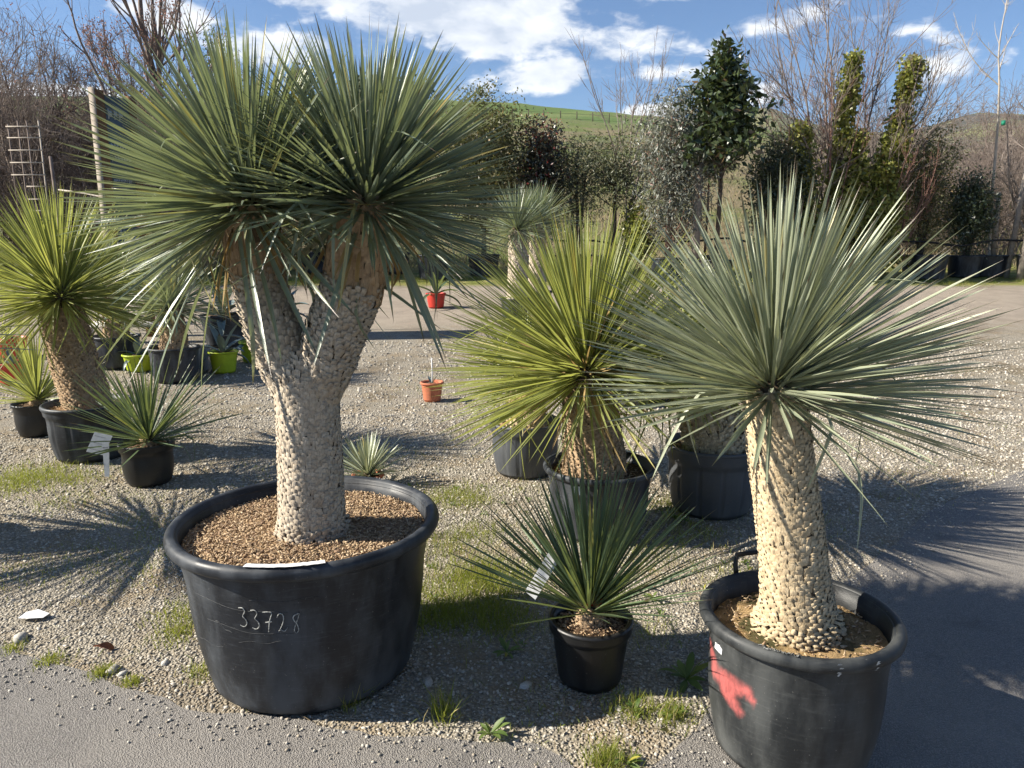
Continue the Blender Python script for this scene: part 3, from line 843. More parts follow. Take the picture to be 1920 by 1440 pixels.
parts = []
for (a0, a1, z0_, z1_, rr0) in ((-132, -84, .43, .412, .0010), (-126, -82, .352, .335, .0009), (-108, -88, .302, .31, .0007), (-140, -118, .25, .262, .0007), (-60, -35, .30, .34, .0007), (-120, -111, .36, .325, .0016), (-80, -55, .20, .215, .0006), (-100, -70, .455, .46, .0008)):
    P = []
    for f in np.linspace(0, 1, 26):
        z = z0_ + (z1_ - z0_) * f + .004 * math.sin(f * 9 + a0); an = R(a0 + (a1 - a0) * f)
        r = .352 + (.443 - .352) * z / .571 + .0118 * math.sin(math.pi * min(1, z / .571 * 1.4)) * (z / .571 < .72); r *= (1 + .004 * math.sin(an * 2 + 1) + .003 * math.sin(an * 3 + 2))
        P.append((r * math.cos(an), r * math.sin(an), z))
    parts.append(tube(P, [rr0] * 26, 4, False))
V, F, _ = join(parts); mobj('scratches', np_mesh('scratches', V, F, M['scuff']), potA, kind='stuff')


def rim_strip(parent, r0, r1, z0, z1, a0, a1, mat, name, n=24, lift=0.0):
    P = []; prof = [(r0, z0), ((r0 + r1) / 2, (z0 + z1) / 2 + lift), (r1, z1)]
    for a in np.linspace(R(a0), R(a1), n):
        wob = rng.normal(0, .0008)
        for r, z in prof: P.append(((r + wob) * math.cos(a), (r + wob) * math.sin(a), z + wob))
    F = []
    for k in range(n - 1):
        b = 3 * k; F += [(b, b + 3, b + 4, b + 1), (b + 1, b + 4, b + 5, b + 2)]
    return mobj(name, np_mesh(name, P, F, mat), parent)


rim_strip(potA, .437, .461, .5868, .5868, -99, -68, M['paper'], 'paper_label', lift=.001)


def rim_writing(parent, r, z, a0, a1, seed, mat, name='rim_writing', amp=.010):
    rg = np.random.default_rng(seed); parts = []; a = a0
    while a < a1:
        w_ = rg.uniform(1.2, 2.2); n = rg.integers(3, 6); P = []
        for k in range(n):
            an = R(a + w_ * k / (n - 1)); q = (r + amp * (rg.random() - .5) * 2)
            P.append((q * math.cos(an), q * math.sin(an), z))
        parts.append(tube(P, [.0013] * n, 4, False)); a += w_ * 1.35
    V, F, _ = join(parts); return mobj(name, np_mesh(name, V, F, mat), parent)


rim_writing(potA, .450, .5842, 60, 67, 3, M['chalk'])

# yucca with the silvery head in the tub daubed red
BB = (0.869, 2.091, 0.0)
yB = thing('potted_yucca', 'single-stemmed silvery yucca in the black tub daubed with red paint', 'yucca', BB, 'potted yuccas in the yard')
potB = pot(yB, .268, .220, .45, M['tub_paint'], .028, .042, .062, M['soil_sand'], seg=144, seed=2, chips=500, crown_h=.03,
           paint=[(-183, .33, -172, .285, .024), (-174, .275, -148, .285, .027), (-160, .296, -140, .290, .017), (-141, .285, -136, .265, .012), (-162, .250, -146, .215, .018), (-152, .262, -155, .232, .015)])
trunk(yB, path(BB, [((.862, 2.075, .385), .130), ((.862, 2.075, .44), .108), ((.845, 2.075, .55), .094), ((.822, 2.08, .71), .090), ((.79, 2.10, .90), .087), ((.772, 2.12, 1.05), .088), ((.762, 2.13, 1.13), .082)]), M['bark_tan'], .0150, .0145, .0075, 31, 300, 'scale', skirt=True)
crown(yB, loc(BB, (.759, 2.13, 1.165)), (.08, -.02, 1), 720, .555, .0110, (2, 97), M['leaf_blue'], 32, .12, .070, .18, 290, .04, pw=.68, young=.9)
rim_writing(potB, .278, .4615, -133, -112, 5, M['chalk'], amp=.008)
rim_strip(potB, .2605, .2625, .40, .355, -172, -163, M['paper'], 'paper_label', 4)
hv_ = tube(np.array([(-.11, .262, .43), (-.11, .285, .475), (-.105, .292, .508), (-.02, .305, .512), (.05, .30, .508), (.055, .29, .47), (.055, .268, .43)]), [.0085] * 7, 8)
mobj('handle', np_mesh('handle', hv_[0], hv_[1], M['pot_black'], smooth=True), potB)
pv = np.array([(-.035, .30, .525), (.02, .302, .528), (.025, .292, .488), (-.01, .29, .478), (-.03, .296, .500)])
mobj('paper_tag', np_mesh('paper_tag', pv, [(0, 1, 2, 4)], M['paper']), potB)
for an in (-91, -69):
    rg_ = np.random.default_rng(int(-an)); parts = []
    for k in range(7):
        a = R(an) + rg_.normal(0, .02); z = .462 - .045 * rg_.random() ** 1.5; q = .2935 + rg_.uniform(0, .003); e_ = np.array([math.cos(a), math.sin(a), 0]); t_ = np.array([-math.sin(a), math.cos(a), 0])
        c_ = e_ * q + np.array([0, 0, z]); w_, h_ = rg_.uniform(.002, .006, 2)
        parts.append((np.array([c_ - t_ * w_, c_ + t_ * w_ * .6 - e_ * .002 + (0, 0, -h_ * .4), c_ + t_ * w_ + e_ * .003 + (0, 0, h_), c_ - t_ * w_ * .5 + e_ * .002 + (0, 0, h_ * 1.3)]), np.array([(0, 1, 2, 3)]), None))
    V, F, _ = join(parts); mobj('torn_tape', np_mesh('torn_tape', V, F, M['tag_grey']), potB, kind='stuff')

# stemless young yucca between the two tubs
BC = (0.281, 2.459, 0.0)
yC = thing('potted_yucca', 'stemless dark green yucca with a white tag in a small black pot', 'yucca', BC, 'potted yuccas in the yard')
potC = pot(yC, .142, .112, .235, M['pot_black'], .012, .018, .030, M['soil_dark'], seg=72, seed=3, band=.045, chips=420, bulge=.0, crown_h=.015)
trunk(yC, path(BC, [((.281, 2.459, .20), .05), ((.279, 2.459, .245), .046), ((.276, 2.459, .275), .035)]), M['bark_red'], .016, .012, .010, 41)
crown(yC, loc(BC, (.276, 2.459, .285)), (.0, .0, 1), 215, .515, .0102, (2, 67), M['leaf_deep'], 42, .05, .035, .12, 170, 0, pw=.72, young=1.0, jit=.06)
# one flat leaf each side resting low
def tag_label(root, pts, mat, name='plant_tag', lines=4):
    P = np.array(pts, float)
    o = mobj(name, np_mesh(name, P, [(0, 1, 2, 3)], mat), root)
    n = unit(np.cross(P[1] - P[0], P[3] - P[0])[None])[0]
    if n[1] > 0: n = -n
    parts = []
    for k in range(lines):
        f = .18 + .64 * k / max(1, lines - 1); a = P[0] + (P[3] - P[0]) * f; b = P[1] + (P[2] - P[1]) * f
        s_ = a + (b - a) * .1; e_ = a + (b - a) * (.55 + .35 * rng.random()); wv = (P[3] - P[0]) * .018
        parts.append((np.array([s_, e_, e_ + wv, s_ + wv]) + n * .0015, np.array([(0, 1, 2, 3)]), None))
    V, F, _ = join(parts); mobj('print', np_mesh('print', V, F, M['ink']), o)
    return o


tag_label(yC, [loc(BC, p) for p in ((.045, 2.44, .345), (.082, 2.43, .318), (.165, 2.47, .445), (.128, 2.48, .472))], M['paper'], lines=7)
rt_ = tube([(x_, y_, .052) for x_, y_ in ()] or [(.036 * math.cos(a), .036 * math.sin(a), .300) for a in np.linspace(0, 2 * math.pi, 14)], [.004] * 14, 6, False)
mobj('red_tie', np_mesh('red_tie', rt_[0], rt_[1], M['red_tie']), yC)

# the yellow-green yucca behind it
BD = (0.47, 3.87, 0.0)
yD = thing('potted_yucca', 'broad yellow-green yucca with a brown beard of dead leaves, behind the small stemless one', 'yucca', BD, 'potted yuccas in the yard')
potD = pot(yD, .285, .225, .37, M['tub'], .022, .035, .05, M['soil_dark'], seg=96, seed=4, chips=500)
trunk(yD, path(BD, [((.445, 3.85, .30), .165), ((.44, 3.85, .42), .158), ((.427, 3.86, .55), .150), ((.41, 3.87, .72), .132), ((.398, 3.88, .84), .11)]), M['bark_red'], .021, .0165, .013, 51, 110)
crown(yD, loc(BD, (.394, 3.88, .90)), (-.18, -.06, 1), 860, .80, .0115, (2, 104), M['leaf_yellow'], 52, .14, .09, .26, 260, .08, pw=.68, young=.88)
crown(yD, loc(BD, (.385, 3.84, .86)), (-.55, -.35, .2), 60, .50, .012, (40, 130), M['leaf_dry'], 53, .10, .10, 1.6, 30, .9, name='dry_beard', pw=1.0)
rim_strip(potD, .27, .310, .384, .381, 35, 62, M['paper'], 'paper_label', lift=.003)
tag_label(yD, [loc(BD, p) for p in ((.30, 3.575, .345), (.345, 3.575, .345), (.345, 3.577, .30), (.30, 3.577, .30))], M['tag_grey'], 'pot_tag', 2)

BE = (1.17, 4.20, 0.0)
yE = thing('potted_yucca', 'bulbous-stemmed yellow yucca in a ribbed black pot with weeds on its soil', 'yucca', BE, 'potted yuccas in the yard')
pot(yE, .262, .215, .40, M['pot_grey'], .014, .025, .045, M['soil_dark'], ribs=12, band=.085, seg=144, seed=5, chips=350)
trunk(yE, path(BE, [((1.20, 4.2, .34), .19), ((1.18, 4.2, .45), .18), ((1.12, 4.22, .60), .15), ((1.05, 4.24, .74), .12)]), M['bark_tan'], .026, .021, .018, 61, 80)
crown(yE, loc(BE, (1.03, 4.25, .80)), (-.05, .0, 1), 600, .68, .0115, (3, 104), M['leaf_yellow'], 62, .16, .085, .35, 220, .05)
BF = (.09, 4.91, 0.0)
yF = thing('potted_yucca', 'squat yucca in a grey ribbed pot overhung by the broad yellow-green yucca', 'yucca', BF, 'potted yuccas in the yard')
pot(yF, .235, .19, .36, M['pot_grey'], .014, .025, .045, M['soil_chip'], ribs=14, band=.07, seg=112, seed=6, chips=350)
trunk(yF, path(BF, [((.10, 4.9, .30), .13), ((.095, 4.93, .45), .12), ((.09, 4.97, .60), .10)]), M['bark_tan'], .026, .021, .016, 71)
crown(yF, loc(BF, (.09, 4.98, .66)), (-.02, 0, 1), 240, .56, .0165, (4, 125), M['leaf_yellow'], 72, .12, .08, .6, 0, .1, nseg=6)

# left group
BG = (-3.08, 5.30, 0.0)
yG = thing('potted_yucca', 'thick-trunked yellow-green yucca in a ribbed black tub beside the bare sapling stakes', 'yucca', BG, 'potted yuccas in the yard')
potG = pot(yG, .285, .23, .40, M['tub'], .020, .032, .045, M['soil_chip'], ribs=12, band=.07, seg=112, seed=7, chips=400)
trunk(yG, path(BG, [((-3.07, 5.3, .34), .150), ((-3.10, 5.3, .50), .152), ((-3.144, 5.3, .69), .150), ((-3.183, 5.3, .96), .135), ((-3.185, 5.3, 1.10), .12)]), M['bark_red'], .025, .020, .015, 81, 70)
crown(yG, loc(BG, (-3.185, 5.3, 1.19)), (.0, .0, 1), 760, .72, .0115, (3, 118), M['leaf_yellow'], 82, .18, .10, .45, 230, .12, young=.85)
BH = (-3.86, 5.91, 0.0)
yH = thing('potted_yucca', 'young yucca in a plain black pot half hidden behind the thick-trunked one', 'yucca', BH, 'potted yuccas in the yard')
pot(yH, .165, .13, .265, M['pot_black'], .012, .018, .03, M['soil_dark'], seg=64, seed=8, chips=120)
trunk(yH, path(BH, [((-3.86, 5.91, .22), .05), ((-3.84, 5.91, .30), .04)]), M['bark_red'], .02, .014, .010, 91)
crown(yH, loc(BH, (-3.84, 5.91, .31)), (.03, 0, 1), 130, .66, .0145, (2, 82), M['leaf_yellow'], 92, .05, .035, .25, 80, 0, pw=.75)
BI = (-2.37, 4.68, 0.0)
yI = thing('potted_yucca', 'spiky young yucca with a torn grey paper tag in a small black pot', 'yucca', BI, 'potted yuccas in the yard')
potI = pot(yI, .162, .128, .275, M['pot_black'], .012, .02, .03, M['soil_dark'], seg=72, seed=9, band=.05, chips=200)
trunk(yI, path(BI, [((-2.36, 4.68, .235), .055), ((-2.35, 4.68, .29), .045)]), M['bark_red'], .018, .013, .010, 101)
crown(yI, loc(BI, (-2.35, 4.68, .30)), (.02, .0, 1), 150, .60, .0135, (2, 92), M['leaf_deep'], 102, .05, .035, .3, 130, .06, pw=.75)
tag_label(yI, [loc(BI, p) for p in ((-2.66, 4.50, .26), (-2.55, 4.50, .235), (-2.49, 4.51, .36), (-2.60, 4.51, .385))], M['tag_grey'], lines=3)
tag_label(yI, [loc(BI, p) for p in ((-2.555, 4.50, .33), (-2.51, 4.50, .33), (-2.525, 4.49, .10), (-2.555, 4.49, .10))], M['tag_grey'], lines=1)
BJ = (-3.42, 3.62, 0.0)
yJ = thing('potted_yucca', 'yucca whose long leaf tips reach in beyond the thick-trunked one', 'yucca', BJ, 'potted yuccas in the yard')
pot(yJ, .28, .225, .38, M['tub'], .02, .032, .045, M['soil_chip'], seg=96, seed=10)
trunk(yJ, path(BJ, [((-3.42, 3.62, .33), .15), ((-3.43, 3.62, .6), .14), ((-3.44, 3.62, .98), .12)]), M['bark_grey'], .028, .022, .015, 111)
crown(yJ, loc(BJ, (-3.44, 3.62, 1.08)), (.0, 0, 1), 420, .92, .0150, (3, 130), M['leaf_green'], 112, .18, .09, .55, 60, .1, nseg=6)
BK = (-.93, 4.62, 0.0)
yK = thing('potted_yucca', 'small pale blue rosette of narrow leaves in a terracotta pot behind the widest tub', 'yucca', BK, 'potted yuccas in the yard')
pot(yK, .095, .07, .075, M['pot_terra'], .012, .02, .015, M['soil_dark'], seg=48, seed=11)
crown(yK, loc(BK, (-.93, 4.62, .085)), (0, 0, 1), 130, .30, .012, (3, 88), M['leaf_blue'], 122, .04, .03, .3, 60, 0, nseg=6)

# yuccas further back
for (x, y, zc, lab, sd_, Lf, pr) in ((.08, 12.0, 1.74, 'rounded yucca on a pale stem in front of the red-tipped shrub, nearer of two', 131, .78, .16), (.42, 12.8, 1.85, 'rounded yucca on a pale stem just behind the other rounded one', 132, .75, .15),
                                    (-3.75, 8.2, .86, 'green yucca behind the lime green pots and the concrete trough', 133, .70, .14), (-4.75, 8.9, .95, 'green yucca behind the white bench', 134, .75, .14)):
    b_ = (x, y, zg1(x, y)); yr = thing('potted_yucca', lab, 'yucca', b_, 'potted yuccas in the yard')
    pot(yr, .26, .21, .38, M['tub'], .02, .03, .04, M['soil_dark'], seg=48, seed=sd_)
    trunk(yr, [((0, 0, .34), pr), ((0.02, 0, (zc - b_[2]) * .6), pr * .9), ((0, 0, zc - b_[2] - .05), pr * .8)], M['bark_grey'] if x > -1 else M['bark_red'], .035, .03, .018, sd_)
    crown(yr, (0, 0, zc - b_[2]), (0, 0, 1), 330, Lf, .017, (3, 118), M['leaf_green'], sd_ + 7, .16, .09, .5, 0, .1, nseg=5)

# ------------------------------------------------------------------ pots with agaves, bench, trough on the left
AG = ([0, .1, .35, .6, .85, 1.0], [.62, .7, 1.0, .95, .5, .02])


def agave(root, z, n, L, W, seed, lean=(20, 95), mat=None):
    rg = np.random.default_rng(seed)
    T = [finish_leaf(leaf_template(b, 0, None, 10, .05, seed=k, wid=AG), W / L) for k, b in enumerate((.3, .8, 1.5))]
    for k in range(n):
        t = (k + .5) / n; a = k * 2.4 + rg.normal(0, .2); th = R(lean[0] + (lean[1] - lean[0]) * t)
        e = np.array([math.cos(a), math.sin(a), 0]); d = np.cos(th) * np.array([0, 0, 1.0]) + np.sin(th) * e; n_ = np.sin(th) * np.array([0, 0, 1.0]) - np.cos(th) * e
        s_ = np.cross(n_, d); P, F, UV = T[min(2, int(t * 3))]; ln = L * rg.uniform(.8, 1.1)
        Mx = np.stack([d * ln, s_ * L, n_ * ln], -1)[None]
        V, F, UV = scatter((P, F, UV), Mx, np.array([[0, 0, z]]))
        mobj('leaf', np_mesh('leaf', V, F, mat or M['leaf_agave'], UV, smooth=True), root)


for (x, y, r, hgt, mat, lab, ag, sd_) in (
        (-3.37, 8.62, .16, .25, 'pot_lime', 'lime green pot holding a blue-grey agave with arching leaves', (9, .42, .085), 1),
        (-3.22, 9.2, .16, .25, 'pot_lime', 'second lime green pot with an agave, tucked behind the first', (9, .40, .08), 2),
        (-4.4, 8.7, .17, .2, 'pot_lime', 'lime green pot with an agave beside the concrete trough', (8, .3, .06), 9),
        (-5.45, 8.05, .18, .24, 'pot_red', 'wide red pot with a small agave by the plain black pot', (7, .25, .05), 3),
        (-6.35, 9.4, .18, .26, 'pot_red', 'red pot with a small agave standing farther from the young yucca', (7, .25, .05), 4),
        (-3.95, 10.2, .3, .42, 'tub', 'large dark tub with a big blue agave behind the lime green pots', (12, .65, .12), 5),
        (-3.3, 10.6, .26, .38, 'tub', 'dark tub with a glossy agave next to the big blue one', (11, .6, .11), 6),
        (-1.36, 13.4, .17, .26, 'pot_red', 'crimson pot with a dark cycad-like plant out on the gravel track', (9, .6, .07), 7),
        (-.786, 7.2, .105, .19, 'pot_terra', 'small terracotta pot with a grey plant stub on the open gravel', (5, .12, .03), 8),
        (1.13, 7.05, .20, .36, 'pot_grey', 'grey plastic pot with a young green agave beside a darker pot', (8, .35, .07), 11),
        (1.47, 7.2, .19, .36, 'pot_black', 'black plastic pot with a young green agave beside a grey pot', (8, .35, .07), 12)):
    z0 = zg1(x, y); rt0 = thing('potted_agave', lab, 'potted plant', (x, y, z0), 'potted agaves in the yard')
    pot(rt0, r, r * .78, hgt, M[mat], .014, .024, .025, M['soil_dark'], seg=56, seed=sd_, bulge=0)
    agave(rt0, hgt - .03, *ag, sd_, mat=M['leaf_deep'] if sd_ in (7, 11, 12) else None)
    if sd_ == 8:
        V, F, _ = tube([(0, 0, hgt - .04), (.005, 0, hgt + .1), (.0, 0, hgt + .24)], [.006, .006, .005], 6)
        mobj('stake', np_mesh('stake', V, F, M['paper']), rt0)

bn = thing('bench', 'low white wooden bench among the potted plants', 'bench', (-5.0, 9.7, zg1(-5, 9.7)))
for k in range(4):
    V, F, _ = box(-.75, .75, -.22 + k * .115, -.22 + k * .115 + .10, .36, .39); mobj('slat', np_mesh('slat', V, F, M['wood_white']), bn)
for sx in (-.65, .6):
    for sy in (-.18, .17):
        V, F, _ = box(sx, sx + .06, sy, sy + .06, 0, .358); mobj('leg', np_mesh('leg', V, F, M['wood_white']), bn)
tr_ = thing('planter', 'pale concrete trough with squared sides standing on the gravel', 'planter', (-3.80, 8.62, zg1(-3.8, 8.62)))
V = np.array([(-.17, -.15, 0), (.17, -.15, 0), (.17, .15, 0), (-.17, .15, 0), (-.21, -.19, .30), (.21, -.19, .30), (.21, .19, .30), (-.21, .19, .30),
              (-.18, -.16, .30), (.18, -.16, .30), (.18, .16, .30), (-.18, .16, .30), (-.17, -.15, .25), (.17, -.15, .25), (.17, .15, .25), (-.17, .15, .25)])
F = [(0, 1, 5, 4), (1, 2, 6, 5), (2, 3, 7, 6), (3, 0, 4, 7), (4, 5, 9, 8), (5, 6, 10, 9), (6, 7, 11, 10), (7, 4, 8, 11), (8, 9, 13, 12), (9, 10, 14, 13), (10, 11, 15, 14), (11, 8, 12, 15)]
mobj('trough', np_mesh('trough', V, F, M['pot_concrete']), tr_)
mobj('soil', np_mesh('soil', [(-.175, -.155, .262), (.175, -.155, .262), (.175, .155, .266), (-.175, .155, .264)], [(0, 1, 2, 3)], M['soil_dark']), tr_)

# ------------------------------------------------------------------ trees
def branch(S, p, d, L, r, depth, rg, cfg, tips):
    n = cfg['seg']; pos = np.array(p, float); d = unit(np.array(d, float)); step = L / n
    r1 = r * cfg['taper']
    for k in range(n):
        d = unit(d + rg.normal(0, cfg['wig'], 3) + np.array([0, 0, cfg['trop']]))
        q = pos + d * step; ra = r + (r1 - r) * k / n; rb_ = r + (r1 - r) * (k + 1) / n
        S.append((*pos, *q, ra, rb_)); pos = q
        if depth > 0:
            m = rg.poisson(cfg['kids']) if k >= cfg.get('skip', 0) or depth < cfg['depth'] else 0
            for _ in range(m):
                a = R(rg.uniform(*cfg['ang'])); ax = unit(np.cross(d, rg.normal(size=3)))
                nd = d * math.cos(a) + ax * math.sin(a)
                branch(S, pos, nd, L * cfg['ratio'] * rg.uniform(.6, 1.1), max(cfg['rmin'], rb_ * .6), depth - 1, rg, cfg, tips)
    tips.append((*pos, *d))
    if depth > 0:
        branch(S, pos, d, L * cfg['ratio'] * .9, max(cfg['rmin'], r1), depth - 1, rg, cfg, tips)


CFG_BARE = dict(seg=5, taper=.55, wig=.07, trop=.03, kids=.75, ang=(22, 48), ratio=.58, rmin=.0045, depth=3, skip=1)


def bare_mesh(name, stems, seed, cfg, mat, sides=4):
    rg = np.random.default_rng(seed); S, tips = [], []
    for p, d, L, r in stems: branch(S, p, d, L, r, cfg['depth'], rg, cfg, tips)
    V, F, _ = segs_mesh(S, sides)
    return np_mesh(name, V, F, mat), np.array(tips), np.array(S)


LEAF_T = (np.array([(0, 0, 0), (.5, -.5, .10), (1, 0, 0), (.5, .5, .10)], float), np.array([(0, 1, 2, 3)]))


def leaves(centres, per, size, spread, rg, aspect=.38, hang=0.0, vert=1.0):
    """leaf-sized faces in clumps round the given centres"""
    C = np.repeat(np.asarray(centres, float), per, 0); N = len(C)
    off = rg.normal(size=(N, 3)) * spread * (1, 1, vert)
    d = unit(rg.normal(size=(N, 3)) + unit(off) * .7 + np.array([0, 0, -hang]))
    nn = unit(np.cross(d, rg.normal(size=(N, 3)))); s_ = np.cross(nn, d); L = size * rg.uniform(.65, 1.25, N)[:, None]
    return scatter(LEAF_T, np.stack([d * L, s_ * L * aspect, nn * L], -1), C + off)


def ell_points(n, c, rad, rg, shell=.55):
    d = unit(rg.normal(size=(n, 3))); r = shell + (1 - shell) * rg.random((n, 1)) ** .7
    r = np.where(rg.random((n, 1)) < .25, rg.random((n, 1)) * .7, r)
    bump = 1 + .14 * np.sin(d[:, :1] * 7 + d[:, 2:] * 5) * np.cos(d[:, 1:2] * 6)
    return np.array(c) + d * r * bump * np.array(rad)


def tub_small(root, r=.38, H=.5, mat=None, seed=0):
    pot(root, r, r * .84, H, mat or M['tub'], .025, .04, .06, M['soil_dark'], seg=40, seed=seed, bulge=0)


def leafy_tree(name, label, x, y, cz, rad, mat, n, per, size, spread, seed, trunk_r=.05, aspect=.38, hang=0.0, tub=True, cone=False, shell=.5, extra=None, limbs=14, cat='tree', tmat='trunk_dark', lean=0.0, multi=1, group='trees in tubs at the back', vert=1.0, tubr=.38):
    rg = np.random.default_rng(seed); z0 = zg1(x, y); rt0 = thing(name, label, cat, (x, y, z0), group)
    if tub: tub_small(rt0, tubr, .5, seed=seed)
    c = np.array([lean, 0, cz - z0]); P = ell_points(n, c, rad, rg, shell)
    if cone:
        f = (P[:, 2] - (c[2] - rad[2])) / (2 * rad[2]); k = np.clip(1.28 - .95 * f - .25 * (f > .72), .14, 1.12); P[:, :2] = c[:2] + (P[:, :2] - c[:2]) * k[:, None]
    V, F, _ = leaves(P, per, size, spread, rg, aspect, hang, vert)
    mobj('crown', np_mesh('crown', V, F, mat), rt0)
    parts = []; zt = c[2] + rad[2] * .6
    for m_ in range(multi):
        ox = (m_ - (multi - 1) / 2) * .09
        Q = [(ox * .4, 0, .44 if tub else 0), (ox + .03, .02, c[2] * .55), (lean * .6 + ox * 2.2, 0, c[2]), (lean + ox * 3, 0, zt)]
        parts.append(tube(Q, [trunk_r, trunk_r * .85, trunk_r * .6, trunk_r * .2], 7))
    for q in P[rg.choice(len(P), min(limbs, len(P)), False)]:
        zb = max(.7, min(c[2] + rad[2] * .3, q[2] - .35 * rad[2])); b_ = np.array([lean * .6 * zb / max(c[2], .1), 0, zb])
        parts.append(tube([b_, (b_ + q) / 2 + rg.normal(0, .05, 3), q], [trunk_r * .45, trunk_r * .28, .006], 5))
    V, F, _ = join(parts); mobj('trunk', np_mesh('trunk', V, F, M[tmat], smooth=True), rt0)
    if extra: extra(rt0, P, rg)
    return rt0


def red_top(rt0, P, rg):
    top = P[P[:, 2] > np.quantile(P[:, 2], .84)] + (0, 0, .12)
    V, F, _ = leaves(top, 10, .07, .10, rg, .35); mobj('young_leaves', np_mesh('young_leaves', V, F, M['fol_photinia_red']), rt0)['label'] = 'fresh red leaf tips'


leafy_tree('laurel_tree', 'round-headed olive-brown evergreen rising behind the rounded background yuccas', -.68, 18.2, 3.35, (1.12, 1.0, 1.75), M['fol_laurel'], 620, 34, 0.085, .12, 201, .06, .42, shell=.35)
leafy_tree('laurel_tree', 'olive-brown evergreen standing left of the round-headed one, mostly behind the two-headed yucca', -2.9, 18.6, 2.7, (1.0, .9, 1.5), M['fol_laurel'], 420, 30, 0.085, .12, 202, .06, .42, shell=.35)
leafy_tree('photinia_shrub', 'dark upright shrub with red leaf tips', .66, 18.0, 2.95, (.60, .6, 1.35), M['fol_photinia'], 330, 32, 0.095, .12, 203, .045, .40, extra=red_top, cat='shrub', shell=.3)
leafy_tree('olive_tree', 'thin airy grey-green olive next to the red-tipped shrub', 1.52, 18.1, 2.95, (.62, .6, 1.15), M['fol_olive'], 170, 30, 0.085, .15, 204, .04, .30, limbs=30, multi=3)
leafy_tree('olive_tree', 'airy grey-green olive with a single straight trunk below the bare shoots', 2.38, 17.9, 3.1, (.68, .6, 1.0), M['fol_olive'], 160, 28, 0.085, .15, 205, .055, .30, limbs=26)
leafy_tree('eucalyptus_tree', 'silvery drooping eucalyptus partly in front of the magnolia', 3.55, 17.3, 3.2, (.80, .7, 1.75), M['fol_euca'], 460, 32, 0.115, .16, 206, .05, .22, hang=.8, limbs=26, tmat='twig_red', lean=.12, multi=2)
leafy_tree('eucalyptus_tree', 'short silvery eucalyptus branch clump at the magnolia crown', 4.55, 17.9, 3.9, (.95, .5, .8), M['fol_euca'], 150, 22, 0.115, .14, 216, .03, .22, hang=.8, limbs=16, tmat='twig_red', lean=.0)
leafy_tree('magnolia_tree', 'dark glossy cone-shaped magnolia on a slim bare trunk', 4.55, 16.9, 4.35, (.98, .9, 1.42), M['fol_magnolia'], 300, 11, 0.2, .11, 207, .055, .42, cone=True, shell=.3, limbs=26)
leafy_tree('bay_shrub', 'dense dark bay shrub beside the ivy-clad trunks', 6.25, 17.9, 2.7, (.72, .65, 1.25), M['fol_dark'], 480, 36, 0.085, .13, 208, .05, .40, cat='shrub', shell=.35)
leafy_tree('olive_shrub', 'tall loose olive-brown shrub right of the ivy-clad trunks', 9.68, 18.0, 2.75, (.66, .6, 1.45), M['fol_laurel'], 270, 32, 0.08, .15, 209, .04, .34, cat='shrub', limbs=26, multi=3)
leafy_tree('bay_shrub', 'short dark bay shrub in front of the slim bare sapling', 10.72, 17.9, 2.15, (.50, .45, .92), M['fol_dark'], 320, 30, 0.08, .11, 210, .035, .40, cat='shrub', shell=.35, multi=3)
leafy_tree('ivy_bush', 'small sunlit yellow-green ivy bush at the foot of the eucalyptus', 2.95, 17.6, 1.7, (.30, .3, .55), M['fol_ivy'], 80, 22, 0.1, .11, 211, .02, .8, tub=False, cat='shrub', limbs=6)
leafy_tree('evergreen_tree', 'dark green conifer top showing above the two-headed yucca', -7.2, 19.5, 4.6, (.9, .9, 2.0), M['fol_green'], 320, 20, .085, .16, 212, .07, .35, tub=False, cone=True)
leafy_tree('evergreen_shrub', 'mid green shrub low behind the two-headed yucca stems', -4.9, 18.8, 2.1, (.9, .7, 1.0), M['fol_dark'], 240, 22, .08, .14, 213, .05, .4, cat='shrub')

# bare trees
def bare_tree(name, label, x, y, stems, seed, cfg, mat, group=None, tub=False, cat='tree', sides=4, extra=None):
    z0 = zg1(x, y); rt0 = thing(name, label, cat, (x, y, z0), group)
    if tub: tub_small(rt0, seed=seed)
    me_, tips, S = bare_mesh('branches', stems, seed, cfg, mat, sides); mobj('branches', me_, rt0)
    if extra: extra(rt0, tips, S, np.random.default_rng(seed + 1))
    return rt0


def ivy_cover(cols):
    def fn(rt0, tips, S, rg):
        for (x0, y0, z0, x1, y1, z1, r, n) in cols:
            f = rg.random(n); P = np.array([x0, y0, z0]) + f[:, None] * np.array([x1 - x0, y1 - y0, z1 - z0])
            w_ = r * (1.12 - .88 * f) * (1 + .45 * np.sin(f * 19 + x0 * 5) + .2 * np.sin(f * 47)); P = P + unit(rg.normal(size=(n, 3)) * (1, 1, .4)) * (w_ * rg.uniform(.5, 1.1, n))[:, None]
            V, F, _ = leaves(P, 12, .10, .07, rg, .85); mobj('ivy', np_mesh('ivy', V, F, M['fol_ivy']), rt0)['label'] = 'sunlit ivy climbing the stem'
            V, F, _ = tube([(x0, y0, 0 if z0 < 1 else z0), ((x0 + x1) / 2, y0, (z0 + z1) / 2), (x1, y1, z1)], [.06, .05, .03], 6); mobj('stem', np_mesh('stem', V, F, M['trunk_dark']), rt0)
    return fn


